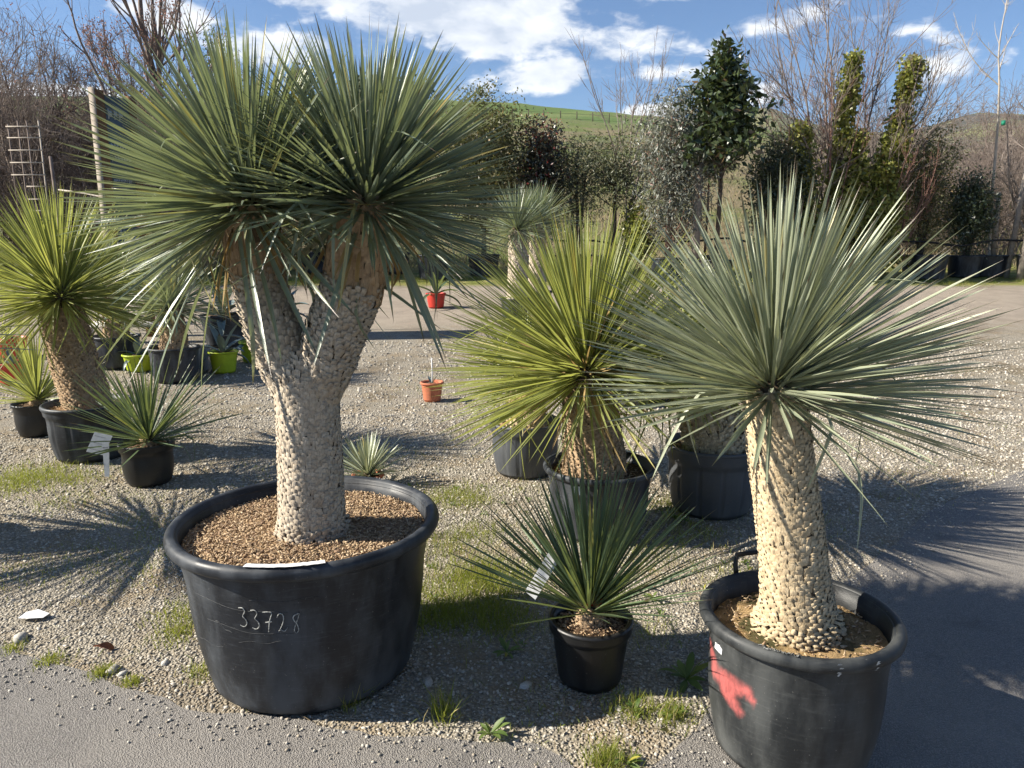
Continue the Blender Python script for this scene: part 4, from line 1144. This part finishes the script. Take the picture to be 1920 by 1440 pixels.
up = dict(CFG_BARE, trop=.05, kids=.95, ratio=.56)
rgs = np.random.default_rng(5)
stems = []
for k in range(11):
    a = rgs.uniform(-1, 1); stems.append(((a * .55, rgs.normal(0, .15), 0.4), (a * .62 + rgs.normal(0, .08), rgs.normal(0, .12), 1.0), rgs.uniform(2.6, 3.9), .036))
bare_tree('ivy_tree', 'many-stemmed bare tree with ivy climbing its trunks', 7.9, 18.3, stems, 301, up, M['twig_grey'],
          extra=ivy_cover([(-.95, -.5, .2, -1.30, -.45, 3.3, .40, 480), (-.45, -.4, .3, -.20, -.4, 4.9, .27, 420), (.1, -.5, .2, .0, -.5, 3.2, .34, 380), (.50, -.55, .2, 1.10, -.5, 4.75, .36, 560), (-.3, -.6, .1, -.2, -.6, 2.2, .55, 380), (.5, -.6, .3, .6, -.6, 2.6, .5, 360)]))
stems = [((rgs.normal(0, .08), rgs.normal(0, .05), .4), (rgs.normal(0, .35), rgs.normal(0, .2), 1), rgs.uniform(2.2, 2.9), .018) for k in range(5)]
bare_tree('bare_shrub', 'reddish bare twiggy shrub in front of the ivy-clad trunks', 7.35, 17.7, stems, 302, dict(up, kids=.7), M['twig_red'], cat='shrub')
stems = [((rgs.normal(0, .08), 0, .4), (rgs.normal(.1, .18), rgs.normal(0, .1), 1), rgs.uniform(1.3, 1.9), .018) for k in range(8)]
bare_tree('bare_shrub', 'low reddish wand-like bare shrub right of the ivy-clad trunks', 8.95, 17.6, stems, 303, dict(up, kids=.4, trop=.08), M['twig_red'], cat='shrub')
th = dict(CFG_BARE, kids=.62, ang=(30, 55), trop=.10, ratio=.42, skip=2)


def tie(rt0, tips, S, rg):
    V, F, _ = tube([(-.06, -.02, 3.45), (-.06, -.02, 3.55)], [.045, .045], 8); mobj('tie', np_mesh('tie', V, F, M['green_tie']), rt0)
    V, F, _ = tube([(.06, -.03, .5), (.045, -.03, 1.2), (.02, -.03, 1.95)], [.055, .05, .045], 8); mobj('stake', np_mesh('stake', V, F, M['wood_old']), rt0)


th = dict(th, kids=.9, skip=2)
bare_tree('bare_sapling', 'slim pale leafless sapling tied with a green band to a stake', 11.35, 18.0, [((0, 0, .4), (-.035, 0, 1), 3.9, .045)], 304, th, M['twig_pale'], tub=True, extra=tie)
bare_tree('bare_tree', 'spreading leafless tree next to the leaning wooden posts', 12.6, 18.6, [((0, 0, .3), (-.05, 0, 1), 2.4, .06), ((0, 0, .9), (-.5, .1, .8), 2.0, .035), ((0, 0, .7), (.3, 0, 1), 2.4, .04)], 305, dict(up, kids=.9), M['twig_grey'])
stems = [((rgs.normal(0, .1), 0, 2.1), (rgs.normal(0, .30), rgs.normal(0, .2), 1), rgs.uniform(1.5, 2.1), .018) for k in range(8)] + [((0, 0, .3), (0, 0, 1), 1.8, .06)]
bare_tree('bare_tree', 'pollarded leafless tree with thin upright shoots between olive and eucalyptus', 2.75, 18.7, stems, 306, dict(up, kids=.55, ang=(18, 35)), M['twig_grey'])
pop = dict(CFG_BARE, kids=1.25, ang=(15, 32), trop=.07, ratio=.5, depth=3)


def buds(rt0, tips, S, rg):
    V, F, _ = leaves(tips[:, :3], 3, .05, .03, rg, .6); mobj('buds', np_mesh('buds', V, F, M['bud']), rt0)


bare_tree('poplar_tree', 'tall bare poplar with steep branches behind the wooden sign', -7.75, 17.2, [((0, 0, 0), (.01, 0, 1), 5.2, .11), ((0, 0, 1.2), (-.16, 0, 1), 3.2, .06), ((0, 0, 1.5), (.2, 0, 1), 3.0, .05), ((0, 0, 1.0), (-.28, .1, 1), 3.0, .05)], 307, pop, M['twig_brown'], extra=buds)
CFG_T = dict(CFG_BARE, kids=1.3, ang=(25, 60), wig=.12, trop=.012, ratio=.62)
thk = []
for q in range(3):
    stems = [((rgs.normal(0, .25), rgs.normal(0, .25), 0), (rgs.normal(0, .33), rgs.normal(0, .3), 1), rgs.uniform(1.8, 2.6), .035) for k in range(10)]
    me_, tips, S = bare_mesh('branches', stems, 320 + q, CFG_T, M[('twig_brown', 'twig_grey', 'twig_brown')[q]], 3)
    thk.append((me_, tips))
k = 0
for (x, y, s, rot) in ((-14.4, 18.0, 1.05, 0), (-13.2, 19.0, 1.15, 1.2), (-12.2, 17.2, .95, 2.2), (-11.2, 18.6, 1.1, 3.3), (-10.2, 17.2, .92, 4.1), (-9.2, 18.8, 1.05, 5.2), (-8.4, 17.6, .8, .7), (-15.8, 19.5, 1.2, 1.9), (-11.4, 21.2, 1.2, 2.9), (-7.0, 20.6, 1.0, 3.9), (-6.0, 18.4, .72, .3)):
    r0 = thing('bare_shrub', 'leafless grey-brown shrub in the tangled thicket behind trellis and sign', 'shrub', (x, y, zg1(x, y)), 'leafless shrubs of the thicket')
    r0.scale = (s * 1.12, s * 1.12, s * 1.22); r0.rotation_euler = (0, 0, rot); mobj('branches', thk[k % 3][0], r0); k += 1
stems = [((rgs.normal(0, .15), rgs.normal(0, .15), 0), (rgs.normal(.05, .22), rgs.normal(0, .2), 1), rgs.uniform(2.4, 3.4), .04) for k in range(8)]
bare_tree('budding_tree', 'leafless tree with pink buds rising above the thicket', -12.4, 18.3, stems, 331, dict(up, kids=.9), M['twig_grey'], extra=buds)
# right-hand brush on the slope
for (x, y, s, rot) in ((13.3, 21.5, .9, 0), (14.6, 22.6, 1.0, 1.0), (11.6, 22.5, .85, 2.0), (16, 24, 1.1, 3.0), (10.6, 24, .95, .6), (13.2, 26, 1.2, 4.2), (17.5, 27, 1.2, 5.0), (15.3, 30, 1.3, 2.4), (19.5, 31, 1.4, 1.5), (12.0, 30, 1.1, .2)):
    r0 = thing('bare_shrub', 'leafless brown shrub on the slope behind the slim bare sapling', 'shrub', (x, y, zg1(x, y)), 'leafless shrubs on the slope')
    r0.scale = (s, s, s * .85); r0.rotation_euler = (0, 0, rot); mobj('branches', thk[(k + 1) % 3][0], r0); k += 1

# empty tubs of the back row
for (x, lab, r) in ((9.62, 'black tub left of the short dark bay shrub tub', .42), (12.15, 'black tub standing right of the leaning wooden posts', .42), (-1.8, 'black tub beneath the round-headed evergreen', .4), (-3.7, 'black tub beside the mid green shrub', .4)):
    t0 = thing('plant_tub', lab, 'tub', (x, 17.5, zg1(x, 17.5)), 'black tubs of the back row'); tub_small(t0, r, .55, M['tub'], int(abs(x) * 10))

# wooden posts, hose
for (x, y, dx, h_, r, lab) in ((11.72, 17.35, .17, 2.5, .10, 'thick weathered wooden post leaning beside the slim bare sapling'), (11.64, 17.75, .17, 2.6, .055, 'thin weathered wooden post leaning just behind the thick one'), (4.1, 17.0, .02, 2.6, .10, 'grey wooden post under the eucalyptus branches')):
    z0 = zg1(x, y); V, F, _ = tube([(0, 0, -.1), (dx * .5, 0, h_ * .5), (dx, 0, h_)], [r, r * .97, r * .93], 12, wob=.02)
    o = mobj('wooden_post', np_mesh('wooden_post', V, F, M['wood_old'], smooth=False)); o.location = (x, y, z0); tag(o, lab, 'post', 'weathered wooden posts')
hp = [(x, 17.55 + .05 * math.sin(x * 2.3), zg1(0, 17.5) + .85 + .06 * math.sin(x * 1.7) + .03 * math.sin(x * 4.1)) for x in np.linspace(1.0, 13.5, 80)]
V, F, _ = tube(hp, [.022] * 80, 6); tag(mobj('irrigation_hose', np_mesh('irrigation_hose', V, F, M['hose'])), 'black irrigation hose strung along the back row of tubs', 'hose')

# sign board, trellis, stakes on the left
SB = (-5.47, 10.3); sb = thing('sign_board', 'tall teal sign with white lettering in a brown wooden frame', 'sign', (SB[0], SB[1], zg1(*SB)))
sb.rotation_euler = (0, 0, R(68))
zt = 3.35
for x0, x1 in ((-.02, .12), (.52, .62)):
    V, F, _ = box(x0, x1, -.045, .045, 0, zt); mobj('post', np_mesh('post', V, F, M['wood_brown']), sb)
V, F, _ = box(-.036, -.0215, -.05, .05, 0, zt + .02); mobj('edge_batten', np_mesh('edge_batten', V, F, M['wood_old']), sb)
V, F, _ = box(.1225, .5175, -.02, .02, 1.65, zt - .05); pn = mobj('panel', np_mesh('panel', V, F, M['sign_teal']), sb)
rg_ = np.random.default_rng(77); parts = []
for row, (z, n, hh) in enumerate(((3.0, 6, .13), (2.62, 8, .07), (2.45, 8, .07), (2.18, 9, .05), (1.95, 9, .05))):
    x = .17
    for q in range(n):
        w_ = hh * rg_.uniform(.35, .6)
        if x + w_ > .49: break
        parts.append(box(x, x + w_ * .28, -.0245, -.0225, z, z + hh * rg_.uniform(.8, 1.2))); parts.append(box(x + w_ * .3, x + w_ * .9, -.0245, -.0225, z + hh * rg_.uniform(.1, .7), z + hh * .85)); x += w_ * 1.35
V, F, _ = join(parts); mobj('lettering', np_mesh('lettering', V, F, M['sign_white']), pn, kind='stuff')
V, F, _ = box(.1225, .5175, -.018, .018, .9, 1.60); pf = mobj('picture_panel', np_mesh('picture_panel', V, F, M['sign_teal']), sb)
parts = []
for q in range(34):
    x = rg_.uniform(.14, .45); z = rg_.uniform(.93, 1.52); parts.append(box(x, x + rg_.uniform(.02, .06), -.0205 - q * .00006, -.0195, z, z + rg_.uniform(.03, .10)))
V, F, _ = join(parts); mobj('picture', np_mesh('picture', V, F, M['sign_photo']), pf, kind='stuff')

TB = (-7.7, 12.4); tl = thing('trellis', 'pale wooden lattice trellis standing before the thicket', 'trellis', (TB[0], TB[1], zg1(*TB)))
for x in (-.30, -.14, .0, .19):
    V, F, _ = box(x, x + .016, -.008, .008, .4 if x > -.2 else 1.6, 3.12 - (.05 if x < -.2 else 0)); mobj('upright', np_mesh('upright', V, F, M['twig_pale'] if x > .1 else M['twig_brown']), tl)
for z in (3.02, 2.85, 2.66, 2.47, 2.28, 2.1, 1.9, 1.72):
    xa = -.32 if z > 2.2 else -.1
    V, F, _ = box(xa, .225, -.022, -.009, z, z + .018); mobj('slat', np_mesh('slat', V, F, M['twig_pale']), tl)
for (x, y, h_, dx, r, mt, lab) in ((-6.85, 11.6, 2.55, -.05, .028, 'twig_brown', 'short dark iron stake next to the trellis'), (-6.05, 11.2, 2.35, .11, .019, 'twig_pale', 'pale cut stem standing left of the wooden sign'), (-5.75, 11.0, 3.0, -.04, .017, 'twig_pale', 'thin pale stake right beside the wooden sign')):
    z0 = zg1(x, y); V, F, _ = tube([(0, 0, 0), (dx * .4, 0, h_ * .5), (dx, 0, h_)], [r, r, r * .85], 7)
    o = mobj('stake', np_mesh('stake', V, F, M[mt])); o.location = (x, y, z0); tag(o, lab, 'stake', 'garden stakes')
V, F, _ = tube([(-6.8, 11.55, 2.3), (-6.35, 11.4, 2.24), (-6.0, 11.2, 2.18), (-5.7, 11.02, 2.13), (-5.45, 10.8, 2.06)], [.012] * 5, 5)
tag(mobj('cross_rail', np_mesh('cross_rail', V, F, M['twig_pale'])), 'thin pale rail tied across the stakes beside the sign', 'rail')

# far trees on the hill crest, houses far off
for (x, y, s) in ((-20, 148, 1.0), (-16.5, 149, .8), (-24, 150, 1.2), (-29, 150, 1.0), (-40, 150, 1.3)):
    rg_ = np.random.default_rng(int(abs(x)) + 3); r0 = thing('hill_tree', 'dark round tree on the crest of the green hill', 'tree', (x, y, zg1(x, y) - .3), 'trees on the hill crest')
    P = ell_points(60, (0, 0, 2.2 * s), (2.0 * s, 1.6 * s, 1.6 * s), rg_, .3); V, F, _ = leaves(P, 8, .7 * s, .45 * s, rg_, .7); mobj('crown', np_mesh('crown', V, F, M['far_tree']), r0)
    V, F, _ = tube([(0, 0, 0), (0, 0, 1.0 * s), (0, 0, 2.2 * s)], [.25 * s, .2 * s, .1 * s], 6); mobj('trunk', np_mesh('trunk', V, F, M['trunk_dark']), r0)

fx = np.linspace(-12, 46, 30); fy = 96 + .08 * fx; fe = thing('fence', 'thin dark wire fence line crossing the green hillside', 'fence', (0, 96, zg1(0, 96)))
pm = np_mesh('post', *tube([(0, 0, -.3), (0, 0, .7), (0, 0, 1.4)], [.07, .065, .06], 6)[:2], M['trunk_dark'])
for a_, b_ in zip(fx, fy):
    o = mobj('post', pm, fe); o.location = (a_, b_ - 96, zg1(a_, b_) - zg1(0, 96)); o.rotation_euler = (random.gauss(0, .05), random.gauss(0, .05), 0)
for h_ in (.5, 1.1):
    V, F, _ = tube([(a_, b_ - 96, zg1(a_, b_) - zg1(0, 96) + h_) for a_, b_ in zip(fx, fy)], [.015] * 30, 4, False); mobj('wire', np_mesh('wire', V, F, M['trunk_dark']), fe)

# ------------------------------------------------------------------ ground cover
ICO_V = np.array([(0, 0, 1), (.894, 0, .447), (.276, .851, .447), (-.724, .526, .447), (-.724, -.526, .447), (.276, -.851, .447), (.724, .526, -.447), (-.276, .851, -.447), (-.894, 0, -.447), (-.276, -.851, -.447), (.724, -.526, -.447), (0, 0, -1)])
ICO_F = np.array([(0, 1, 2), (0, 2, 3), (0, 3, 4), (0, 4, 5), (0, 5, 1), (1, 6, 2), (2, 7, 3), (3, 8, 4), (4, 9, 5), (5, 10, 1), (6, 7, 2), (7, 8, 3), (8, 9, 4), (9, 10, 5), (10, 6, 1)])


def stones(N, x0, x1, y0, y1, smin, smax, seed, keep=None, pw=2.2):
    rg = np.random.default_rng(seed); P = np.stack([rg.uniform(x0, x1, N), rg.uniform(y0, y1, N), np.zeros(N)], -1)
    ok = ~on_asphalt(P)
    ok &= np.abs(P[:, 0]) < P[:, 1] * .78 + .3
    for c, r in TUBS: ok &= np.hypot(P[:, 0] - c[0], P[:, 1] - c[1]) > r
    P = P[ok]; n = len(P); P[:, 2] = zg(P[:, 0], P[:, 1])
    s = smin + (smax - smin) * rg.random(n) ** pw
    a = rg.random(n) * 2 * np.pi; T = unit(np.stack([np.cos(a), np.sin(a), rg.normal(0, .25, n)], -1)); Up = unit(np.cross(T, unit(rg.normal(size=(n, 3)) * (1, 1, .2)))); Up *= np.sign(Up[:, 2:] + 1e-9); Sd = np.cross(Up, T)
    Mx = np.stack([T * (s * rg.uniform(.8, 1.4, n))[:, None], Sd * (s * rg.uniform(.6, 1.0, n))[:, None], Up * (s * rg.uniform(.35, .75, n))[:, None]], -1)
    P[:, 2] += s * .16
    parts = []; var = rg.integers(0, 5, n)
    for q in range(5):
        tv = ICO_V + np.random.default_rng(q + 60).normal(0, .16, ICO_V.shape); parts.append(scatter((tv, ICO_F), Mx[var == q], P[var == q]))
    return join(parts)


TUBS = [((BA[0], BA[1]), .345), ((BB[0], BB[1]), .21), ((BC[0], BC[1]), .108), ((BD[0], BD[1]), .22), ((BE[0], BE[1]), .21), ((BF[0], BF[1]), .185), ((BG[0], BG[1]), .22), ((BI[0], BI[1]), .12), ((BH[0], BH[1]), .12)]
V, F, _ = join([stones(60000, -2.9, 3.6, 1.9, 4.2, .0028, .0095, 401, pw=2.8), stones(40000, -4.2, 4.6, 4.0, 6.6, .0045, .014, 402, pw=2.6), stones(20000, -6.5, 7.5, 6.4, 10.5, .007, .02, 403)])
rg_ = np.random.default_rng(431); ed = np.array(E2)[rg_.integers(0, len(E2), 9000)]; off_ = np.abs(rg_.normal(0, .10, 9000))
Pg = np.stack([ed[:, 0] + rg_.normal(0, .03, 9000) + off_ * .35 * np.sign(ed[:, 0] - .2), ed[:, 1] - off_, np.full(9000, .008)], -1); Pg = Pg[on_asphalt(Pg) & (Pg[:, 1] < 5.2)][:4200]; n = len(Pg)
a_ = rg_.random(n) * 6.283; T_ = np.stack([np.cos(a_), np.sin(a_), np.zeros(n)], -1); S_ = np.stack([-np.sin(a_), np.cos(a_), np.zeros(n)], -1); sz = (.0016 + .005 * rg_.random(n) ** 3)[:, None]
Vg, Fg, _ = scatter((ICO_V, ICO_F), np.stack([T_ * sz * 1.3, S_ * sz, np.tile([0, 0, 1.0], (n, 1)) * sz * .6], -1), Pg)
V, F, _ = join([(V, F, None), (Vg, Fg, None)])
tag(mobj('gravel', np_mesh('gravel', V, F, M['gravel'], smooth=False)), 'loose pale grey gravel stones over the yard', 'gravel', kind='stuff')

for n, (x, y, s, lab) in enumerate(((-1.47, 2.50, .035, 'pale flat stone on the gravel edge by a grass sprig'), (-1.42, 2.475, .024, 'small dark stone next to the pale flat one'), (-1.30, 2.55, .022, 'rounded grey stone near the widest tub'), (.05, 2.40, .030, 'oval pale pebble before the small black pot'), (-1.95, 2.72, .045, 'long pale stone half sunk at the asphalt edge'), (.36, 2.27, .022, 'white pebble in front of the small black pot'), (-.30, 2.42, .032, 'dull grey stone in the shade of the widest tub'), (.90, 3.15, .03, 'cream pebble in the shade behind the red-daubed tub'), (1.50, 3.6, .03, 'white pebble in dappled shade near the asphalt'))):
    rg_ = np.random.default_rng(n + 500); tv = ICO_V * (1.4, .9, .5) * s + rg_.normal(0, .09 * s, ICO_V.shape)
    o = mobj('stone', np_mesh('stone', tv, ICO_F, M['stone_pale'])); o.location = (x, y, s * .2); o.scale = (.72, .72, .72); o.rotation_euler = (0, 0, rg_.uniform(0, 6)); tag(o, lab, 'stone', 'larger stones on the gravel')

BL_V = np.array([(-.5, 0, 0), (.5, 0, 0), (.42, .05, .5), (-.42, .05, .5), (.05, .28, 1.0), (-.05, .28, 1.0)]); BL_F = np.array([(0, 1, 2, 3), (3, 2, 4, 5)])


def blades(spots, seed, zfun=zg):
    rg = np.random.default_rng(seed); P, H_ = [], []
    for (x, y, r, n, h_) in spots:
        q = rg.normal(0, r * .5, (n, 2)); P.append(np.stack([x + q[:, 0], y + q[:, 1]], -1)); H_.append(h_ * rg.uniform(.35, 1.1, n))
    P = np.concatenate(P); H_ = np.concatenate(H_); n = len(P)
    P = np.concatenate([P, zfun(P[:, 0], P[:, 1])[:, None]], 1)
    a = rg.random(n) * 6.283; up_ = unit(np.stack([rg.normal(0, .42, n), rg.normal(0, .42, n), np.ones(n)], -1)); sx = unit(np.cross(up_, np.stack([np.cos(a), np.sin(a), np.zeros(n)], -1))); sy = np.cross(up_, sx)
    wd = rg.uniform(.0016, .0034, n)[:, None] * (1 + .0 * H_[:, None])
    return scatter((BL_V, BL_F), np.stack([sx * wd, sy * H_[:, None], up_ * H_[:, None]], -1), P)


SP = [(-.36, 4.36, .28, 900, .05), (-.18, 3.29, .22, 900, .07), (-.07, 3.18, .2, 700, .07), (-.29, 2.90, .16, 700, .075), (-.13, 2.93, .2, 800, .07), (-.02, 2.84, .16, 500, .06), (-.33, 3.67, .25, 600, .045), (-.17, 3.81, .2, 400, .045),
      (-3.2, 4.62, .3, 900, .06), (-3.25, 4.85, .3, 700, .06), (-2.93, 4.73, .25, 500, .05), (.30, 2.03, .07, 260, .05), (.40, 2.27, .09, 300, .05), (.54, 2.24, .08, 260, .05), (-1.94, 2.64, .06, 160, .03), (-1.73, 2.56, .06, 180, .035), (-1.5, 2.48, .045, 260, .035), (-1.36, 2.42, .04, 130, .03),
      (-1.38, 2.93, .14, 350, .045), (-1.35, 2.76, .1, 260, .045), (-1.14, 2.49, .07, 150, .04), (.95, 4.22, .13, 260, .06), (.98, 3.81, .2, 350, .05), (.7, 3.55, .25, 350, .04), (1.0, 3.3, .2, 250, .04), (-.3, 3.1, .25, 500, .06), (1.6, 3.9, .3, 300, .04),
      (-1.7, 3.5, .4, 350, .03), (-2.2, 3.4, .3, 300, .03), (-1.6, 4.9, .5, 350, .03), (.1, 2.25, .2, 120, .035), (-.9, 5.4, .5, 400, .03), (-2.7, 4.3, .25, 260, .04), (-1.9, 3.9, .4, 300, .03), (.2, 3.4, .3, 350, .05), (.55, 2.75, .15, 160, .04)]
SP += [(x, y, .16, 110, .04) for x, y in zip(rng.uniform(-.75, 1.1, 16), rng.uniform(2.75, 4.6, 16))] + [(x, y, .2, 90, .028) for x, y in zip(rng.uniform(-2.6, -1.2, 12), rng.uniform(2.75, 4.4, 12))] + [(x, y, .3, 70, .028) for x, y in zip(rng.uniform(1.2, 3.2, 10), rng.uniform(4.2, 6.0, 10))]
SP += [(x, y, .5, 120, .035) for x, y in zip(rng.uniform(-5, 4, 26), rng.uniform(5.5, 9, 26))]
V, F, _ = blades(SP, 601)
tag(mobj('grass', np_mesh('grass', V, F, M['grass'])), 'thin yellow-green grass sprouting through the gravel', 'grass', kind='stuff')
V, F, _ = blades([(x, y, .28, 130, .10) for x, y in zip(rng.uniform(-12.5, 13.5, 130), rng.uniform(16.3, 17.6, 130))], 602)
V[:, :2] += 0
tag(mobj('grass_verge', np_mesh('grass_verge', V, F, M['grass'])), 'sunlit grass verge in front of the back row of tubs', 'grass', kind='stuff')
# dead grass and brush on the slope
rg_ = np.random.default_rng(603); n = 5200
xs = rg_.uniform(-14, 26, n); ys = 19.5 + 34 * rg_.random(n) ** 1.4; zs = zg(xs, ys)
C = np.stack([xs, ys, zs], -1); per = 5; C = np.repeat(C, per, 0) + rg_.normal(0, .22, (n * per, 3)) * (1, 1, 0)
up_ = unit(rg_.normal(0, .45, (n * per, 3)) + (0, 0, 1)); sx = unit(np.cross(up_, rg_.normal(size=(n * per, 3)))); sy = np.cross(up_, sx); hh = rg_.uniform(.15, .6, n * per)[:, None]
V, F, _ = scatter((BL_V, BL_F), np.stack([sx * .018, sy * hh, up_ * hh], -1), C)
tag(mobj('dry_grass', np_mesh('dry_grass', V, F, M['dry_grass'])), 'brown dead grass and brush covering the slope', 'grass', kind='stuff')

rg_ = np.random.default_rng(611); n = 3200
P_ = np.stack([rg_.uniform(-2.8, 3.2, n), rg_.uniform(2.0, 5.6, n), np.zeros(n)], -1); P_ = P_[~on_asphalt(P_)]; n = len(P_); P_[:, 2] = rg_.uniform(.006, .016, n)
a_ = rg_.random(n) * 6.283; d_ = unit(np.stack([np.cos(a_), np.sin(a_), rg_.normal(0, .12, n)], -1)); s_ = unit(np.cross(d_, np.tile([0, 0, 1.0], (n, 1)))); u_ = np.cross(s_, d_)
ln = rg_.uniform(.015, .07, n)[:, None]; wd = rg_.uniform(.0012, .0035, n)[:, None]
V, F, _ = scatter((np.array([(-.5, -.5, 0), (-.5, .5, 0), (0, .5, .05), (0, -.5, .05), (.5, .2, 0), (.5, -.2, 0)], float), np.array([(0, 3, 2, 1), (3, 5, 4, 2)])), np.stack([d_ * ln, s_ * wd, u_ * ln], -1), P_)
tag(mobj('straw', np_mesh('straw', V, F, M['dry_grass'])), 'dry straw and leaf scraps strewn over the gravel', 'straw', kind='stuff')
for k, (x, y, r, n, h_, lab) in enumerate(((-.55, 2.30, .05, 150, .11, 'dark grass tuft against the foot of the widest tub'), (-.23, 2.235, .05, 110, .12, 'straggly grass tuft at the asphalt edge between the tubs'), (.27, 2.0, .05, 130, .06, 'bright grass tuft in the asphalt notch before the small black pot'))):
    V, F, _ = blades([(0, 0, r, n, h_)], 620 + k, lambda a, b: np.zeros_like(a)); o = mobj('grass_tuft', np_mesh('grass_tuft', V, F, M['grass'])); o.location = (x, y, 0); tag(o, lab, 'grass tuft', 'grass tufts by the tubs')
WD = ([0, .15, .5, .8, 1.0], [.2, .35, 1.0, .8, .05])
for k, (x, y, n, L, lab) in enumerate(((.63, 2.44, 13, .11, 'broad-leaved weed beside the red-daubed tub'), (-.07, 2.135, 11, .075, 'flat dandelion rosette at the asphalt edge in the tub shade'), (.41, 2.25, 12, .055, 'small bright weed rosette between the small black pot and the asphalt'), (.345, 2.0, 10, .06, 'yellowing weed rosette in the asphalt notch'), (.54, 2.235, 10, .055, 'small weed rosette close to the red-daubed tub'), (.93, 4.0, 10, .09, 'upright weed beside the ribbed black pot'), (.62, 3.05, 8, .06, 'small weed in the shade of the yellow-green yucca'), (-.02, 2.62, 9, .07, 'weed rosette in the shaded gravel behind the asphalt edge'))):
    r0 = thing('weed', lab, 'weed', (x, y, .004), 'weeds in the gravel'); rg_ = np.random.default_rng(640 + k)
    T = [finish_leaf(leaf_template(b, 0, None, 6, .03, seed=q, wid=WD), .26) for q, b in enumerate((.5, 1.0))]
    ms = [np_mesh('leaf', *T[q][:2], M['weed'], T[q][2], smooth=True) for q in range(2)]
    for q in range(n):
        o = mobj('leaf', ms[q % 2], r0); a = q * 2.4 + rg_.normal(0, .3); el = R(rg_.uniform(12, 60)); s = L * rg_.uniform(.6, 1.1)
        o.rotation_euler = (rg_.normal(0, .25), -el, a); o.scale = (s, s, s)
ms = [np_mesh('leaf', *T[q][:2], M['weed'], T[q][2], smooth=True) for q in range(2)]
rg_ = np.random.default_rng(655); spots = np.stack([rg_.uniform(-.7, 1.3, 60), rg_.uniform(2.5, 4.6, 60), np.zeros(60)], -1)
spots = np.concatenate([spots, np.stack([rg_.uniform(-2.6, -1.1, 20), rg_.uniform(2.55, 3.3, 20), np.zeros(20)], -1)]); spots = spots[~on_asphalt(spots)]
spots = [p for p in spots if all(math.hypot(p[0] - c[0], p[1] - c[1]) > r + .08 for c, r in TUBS)][:44]
for p in spots:
    r0 = thing('weed', 'tiny sprouting weed in the open gravel between the pots', 'weed', (p[0], p[1], .004), 'tiny weeds in the gravel'); L = rg_.uniform(.02, .045)
    for q in range(rg_.integers(5, 9)):
        o = mobj('leaf', ms[q % 2], r0); sc_ = L * rg_.uniform(.6, 1.2); o.rotation_euler = (rg_.normal(0, .25), -R(rg_.uniform(10, 65)), q * 2.4 + rg_.normal(0, .4)); o.scale = (sc_, sc_ * rg_.uniform(.7, 1.2), sc_)
# weeds on pot E soil
V, F, _ = blades([(.17, -.09, .07, 200, .10), (-.17, -.08, .05, 90, .07), (.19, .05, .05, 120, .1)], 660, lambda a, b: np.full_like(a, .36)); mobj('weeds', np_mesh('weeds', V, F, M['grass']), yE, kind='stuff')

# litter
P, F, UV = finish_leaf(leaf_template(.9, .4, None, 6, .12, seed=3, wid=WD), .42)
for (x, y, s, rz, mat, lab) in ((-1.60, 2.61, .085, .5, 'dead_leaf', 'curled reddish-brown dead leaf on the gravel by the asphalt'), (.64, 3.12, .07, 2.2, 'dead_leaf', 'reddish dry leaf scrap behind the red-daubed tub'), (-.06, 2.125, .03, 1.2, 'paper', 'pale fallen petal on the dandelion rosette'), (.47, 2.13, .05, .3, 'dry_grass', 'yellow fallen leaf on the gravel beside the asphalt')):
    o = mobj('fallen_leaf', np_mesh('fallen_leaf', P, F, M[mat], UV, smooth=True)); o.location = (x, y, .028 * s / .085 + .006); o.scale = (s, s, s); o.rotation_euler = (.15, .25, rz); tag(o, lab, 'leaf', 'fallen leaves on the ground')
rg_ = np.random.default_rng(8)
tv = np.array([(-.055, -.02, .006), (-.01, -.035, .012), (.05, -.02, .008), (.06, .01, .012), (.0, .03, .02), (-.045, .02, .012)])
o = mobj('plaster_scrap', np_mesh('plaster_scrap', tv, [(0, 1, 4, 5), (1, 2, 3, 4)], M['paper'])); o.location = (-2.0, 2.885, .008); tag(o, 'flat white scrap lying on the gravel', 'scrap')

# air between here and the far hills
V, F, _ = box(-4200, 4200, -150, 4300, -40, 520)
hz = mobj('haze', np_mesh('haze', V, F)); tag(hz, 'thin blue air haze over the far hills', 'haze', kind='stuff')
hm = bpy.data.materials.new('haze'); hm.use_nodes = True; ht = NT(hm.node_tree)
pv_ = ht.n('VolumePrincipled', Color=(0.60, 0.78, 1.0), Density=0.00006, Anisotropy=0.2)
hm.node_tree.links.new(pv_, ht.n('OutputMaterial', _out=None).inputs[1])
hz.data.materials.append(hm)
